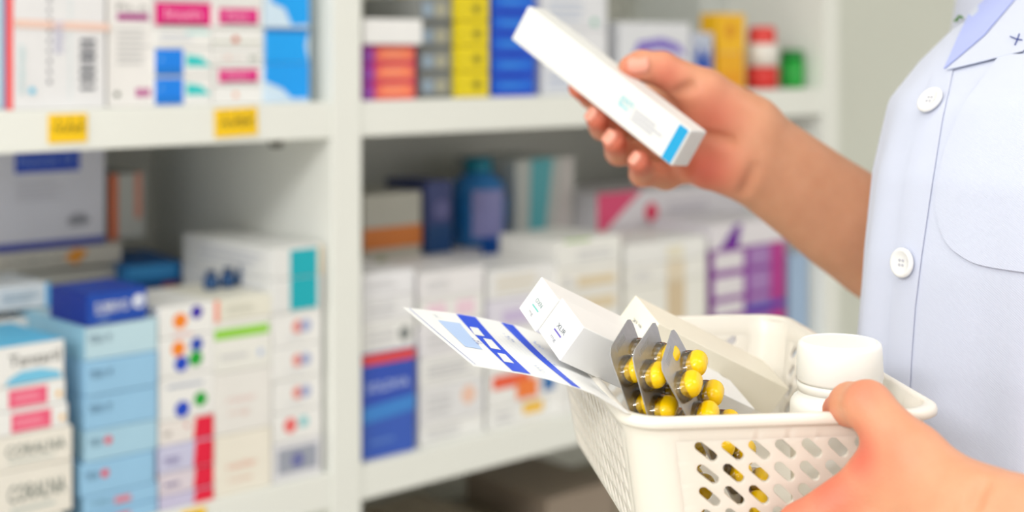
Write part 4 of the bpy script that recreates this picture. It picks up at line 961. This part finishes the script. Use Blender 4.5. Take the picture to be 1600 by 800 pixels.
rnd = random.Random(3); jag = [rnd.uniform(0, .0006) if 0.02 < v/NV < .6 and v % 1 == 0 else 0 for v in range(NV+1)]
G = [[bm.verts.new(pap(TL_*i/NS-(jag[j] if i == 0 else 0), j/NV)) for j in range(NV+1)] for i in range(NS+1)]
for i in range(NS):
    for j in range(NV): bm.faces.new([G[i][j], G[i][j+1], G[i+1][j+1], G[i+1][j]])
pm = [mat((246, 247, 247), .55)]
def pstrip(poly, c, lay=1):
    m = mat(c, .5)
    if m not in pm: pm.append(m)
    mi = pm.index(m)
    # quad given as (s0,v0,s1,v1) with skew: s at v0 -> s at v1
    s0a, s1a, s0b, s1b, v0, v1 = poly; n = 30; k = 3
    GG = [[bm.verts.new(pap((s0a+(s0b-s0a)*j/n)+((s1a-s0a)+((s1b-s0b)-(s1a-s0a))*j/n)*i/k, v0+(v1-v0)*j/n, .00016*lay)) for i in range(k+1)] for j in range(n+1)]
    for j in range(n):
        for i in range(k): f = bm.faces.new([GG[j][i], GG[j][i+1], GG[j+1][i+1], GG[j+1][i]]); f.material_index = mi
BLU = (10, 75, 225)
pstrip((.0175, .0255, .0225, .0310, .02, .985), BLU)
pstrip((.0440, .0485, .0425, .0485, .02, .985), BLU)
pstrip((.0080, .0155, .0100, .0195, .33, .80), (185, 210, 250))
pstrip((.0018, .0021, .0024, .0027, .03, .985), (110, 130, 200))
for v0, v1, ds in ((.60, .75, 0), (.38, .56, .001), (.16, .31, 0)):
    pstrip((.0185+ds+.003*v0, .0228+ds+.003*v0, .0200+ds+.003*v1, .0236+ds+.003*v1, v0, v1), (240, 244, 246), 2)
for k in range(7):
    s_ = .0275+.0022*k
    pstrip((s_, s_+.00012, s_+.004, s_+.00412, .04, .97), (215, 225, 240))
rnd = random.Random(5)
for (sa, va, n, c) in ((.0335, .62, 12, (150, 170, 215)), (.0325, .12, 8, (150, 170, 215)), (.0065, .84, 6, (185, 195, 205)), (.0455, .36, 10, (150, 180, 240)), (.0480, .66, 8, (120, 160, 240)), (.0450, .05, 10, (120, 160, 240)), (.0140, .42, 7, (30, 60, 170))):
    for k in range(n):
        s_ = sa+rnd.uniform(0, .0022)+.004*(va); v_ = va+.012*k*rnd.uniform(.6, 1.2); pstrip((s_, s_+.0011, s_+.0003, s_+.0013, v_, v_+.006), c, 3)
leaf = props(link('leaflet', bm, pm, None, True), 'white paper leaflet with two blue bars sticking out over the basket edge', 'leaflet')
# ------------------------------------------------------------------ capsule strips
foil = mat((186, 186, 188), .36, metal=.55, scale=300, amt=.1)
bump(foil, 'noise', 900, .15, .0003)
yel = mat((255, 206, 4), .18, sss=.3, sscale=.003, amt=.03)
dome = bpy.data.materials.new('clear_plastic'); dome.use_nodes = True
nt = dome.node_tree; b = nt.nodes['Principled BSDF']
mixs = nt.nodes.new('ShaderNodeMixShader'); tr = nt.nodes.new('ShaderNodeBsdfTransparent'); fn = nt.nodes.new('ShaderNodeFresnel'); fn.inputs[0].default_value = 1.55
gl_ = nt.nodes.new('ShaderNodeBsdfGlossy'); gl_.inputs['Roughness'].default_value = .06
tr.inputs[0].default_value = (.985, .985, .98, 1)
mr = nt.nodes.new('ShaderNodeMath'); mr.operation = 'MULTIPLY_ADD'; mr.inputs[1].default_value = 1.4; mr.inputs[2].default_value = 0.02
nt.links.new(fn.outputs[0], mr.inputs[0]); nt.links.new(mr.outputs[0], mixs.inputs[0]); nt.links.new(tr.outputs[0], mixs.inputs[1]); nt.links.new(gl_.outputs[0], mixs.inputs[2])
nt.links.new(mixs.outputs[0], nt.nodes['Material Output'].inputs[0]); nt.nodes.remove(b)
def stadium_dome(hlen, r, hgt, seg=20, rings=8):
    bm = bmesh.new(); R_ = []
    for k in range(rings+1):
        a = math.pi/2*k/rings; rr_, z_ = r*math.cos(a), hgt*math.sin(a); row = []
        hl_ = hlen
        for i in range(seg):
            t = 2*math.pi*i/seg; x = rr_*math.cos(t)+(hl_ if math.cos(t) > 1e-6 else (-hl_ if math.cos(t) < -1e-6 else 0)); row.append(bm.verts.new((x, rr_*math.sin(t), z_)))
        R_.append(row)
    for a_, b_ in zip(R_, R_[1:]):
        for i in range(seg):
            bm.faces.new([a_[i], a_[(i+1) % seg], b_[(i+1) % seg], b_[i]])
    return bm
def capsule(hlen, r, seg=20, rings=7):
    bm = bmesh.new(); R_ = []
    prof_ = [(r*math.sin(math.pi/2*k/rings), -hlen-r*math.cos(math.pi/2*k/rings)) for k in range(rings+1)]+[(r*math.cos(math.pi/2*k/rings), hlen+r*math.sin(math.pi/2*k/rings)) for k in range(rings+1)]
    for rr_, x in prof_: R_.append([bm.verts.new((x, rr_*math.cos(2*math.pi*i/seg), rr_*math.sin(2*math.pi*i/seg))) for i in range(seg)])
    for a_, b_ in zip(R_, R_[1:]):
        for i in range(seg):
            bm.faces.new([a_[i], a_[(i+1) % seg], b_[(i+1) % seg], b_[i]])
    return bm
PW, PLN, PITCH = .0365, .082, .0160
def strip(Cn, Wpx, wf, Lpx, label, first, rowsn=5):
    """Cn: upper near corner; Wpx: screen direction of the width axis, wf its foreshortening"""
    wx = Vector((Wpx[0], 0, -Wpx[1])).normalized()*wf; Wa = Vector((wx.x, math.sqrt(1-wf*wf), wx.z))
    La = Vector((Lpx[0], 0, -Lpx[1])).normalized(); La = (La-Wa*La.dot(Wa)).normalized()
    Na = La.cross(Wa).normalized()
    if Na.dot(camv(Cn)) < 0: Na = -Na
    # local axes x = width, y = along length, z = dome side
    sgn = 1 if Wa.cross(La).dot(Na) > 0 else -1
    M = Matrix((tuple(Wa)+(0,), tuple(La*sgn)+(0,), tuple(Na)+(0,), (0, 0, 0, 1))).transposed(); M.translation = Cn
    root = props(empty('capsule_strip', M=M), label, 'capsule strip', 'capsule strips in the basket')
    bm = bmesh.new(); c = .004
    pts = [(c*1.2, 0), (PW-c, 0), (PW-c*.3, c*.3), (PW, c), (PW, PLN-c), (PW-c, PLN), (c, PLN), (0, PLN-c), (0, c*1.6), (c*.25, c*.5)]
    vs = [bm.verts.new((x, y*sgn, -.00025)) for x, y in pts]; vt = [bm.verts.new((x, y*sgn, .00015)) for x, y in pts]
    bm.faces.new(vs if sgn < 0 else vs[::-1]); bm.faces.new(vt if sgn > 0 else vt[::-1])
    for i in range(len(pts)): j = (i+1) % len(pts); bm.faces.new([vs[i], vs[j], vt[j], vt[i]])
    # embossed batch code lines
    for k in range(9): bx(bm, .009+.0016*k, .0100+.0016*k, sgn*.0022 if sgn > 0 else -.0050, sgn*.0050 if sgn > 0 else -.0022, .0001, .0003)
    bmesh.ops.recalc_face_normals(bm, faces=bm.faces[:])
    link('foil_sheet', bm, foil, root)
    for r_i in range(rowsn):
        for cx_ in (PW*.27, PW*.75):
            y = (first+PITCH*r_i)*sgn
            o = link('blister_dome', stadium_dome(.0026, .0059, .0074), dome, root, True); o.location = (cx_, y, .0002)
            o = link('capsule', capsule(.0024, .0048), yel, o, True); o.location = (0, 0, .0049)
    return root
strip(P(1031, 574, .6065), (35, -42), .40, (42, 90), 'silvery strip of yellow capsules, rightmost of three in the basket', .0165)
strip(P(986, 555, .606), (53, -36), .45, (20, 100), 'foil strip of yellow capsules, middle of three in the basket', .0145)
strip(P(950, 549, .614), (44, -33), .42, (30, 100), 'foil strip of yellow capsules, leftmost of three in the basket', .0145)
# ------------------------------------------------------------------ bottle
bc = P(1312, 532, .633)
floor_z = RZ-BH+.0055
HB = bc.z-floor_z
root = props(empty('pill_bottle', (bc.x, bc.y, floor_z)), 'white plastic pill bottle with a ribbed screw cap standing in the basket', 'bottle')
bpm = mat((246, 246, 240), .35, sss=.2, sscale=.004, amt=.01)
rb = .0218
link('body', lathe([(rb*.85, 0), (rb*.95, .001), (rb*.97, .004), (rb, HB-.040), (rb, HB-.0290), (rb*.985, HB-.0270), (rb*.93, HB-.0252), (rb*.86, HB-.0243), (rb*.84, HB-.0238), (rb*.84, HB-.0195), (rb*.80, HB-.019)], 64), bpm, root, True)
rc = .0186
link('neck_ring', lathe([(rc*.9, HB-.0222), (rc*1.0, HB-.0220), (rc*1.01, HB-.0190), (rc*.99, HB-.0184), (rc*.97, HB-.0180)], 64), bpm, root, True)
o = link('cap', lathe([(rc*.97, HB-.0178), (rc, HB-.0176), (rc*1.005, HB-.0165), (rc*1.0, HB-.0155), (rc*.992, HB-.0025), (rc*.975, HB-.0011), (rc*.93, HB-.0003), (rc*.90, HB), (rc*.88, HB), (rc*.86, HB-.0003), (rc*.84, HB-.0003), (rc*.5, HB-.0003), (rc*.1, HB-.0003)], 220, 1, .0005, (HB-.016, HB-.003)), bpm, root, True)
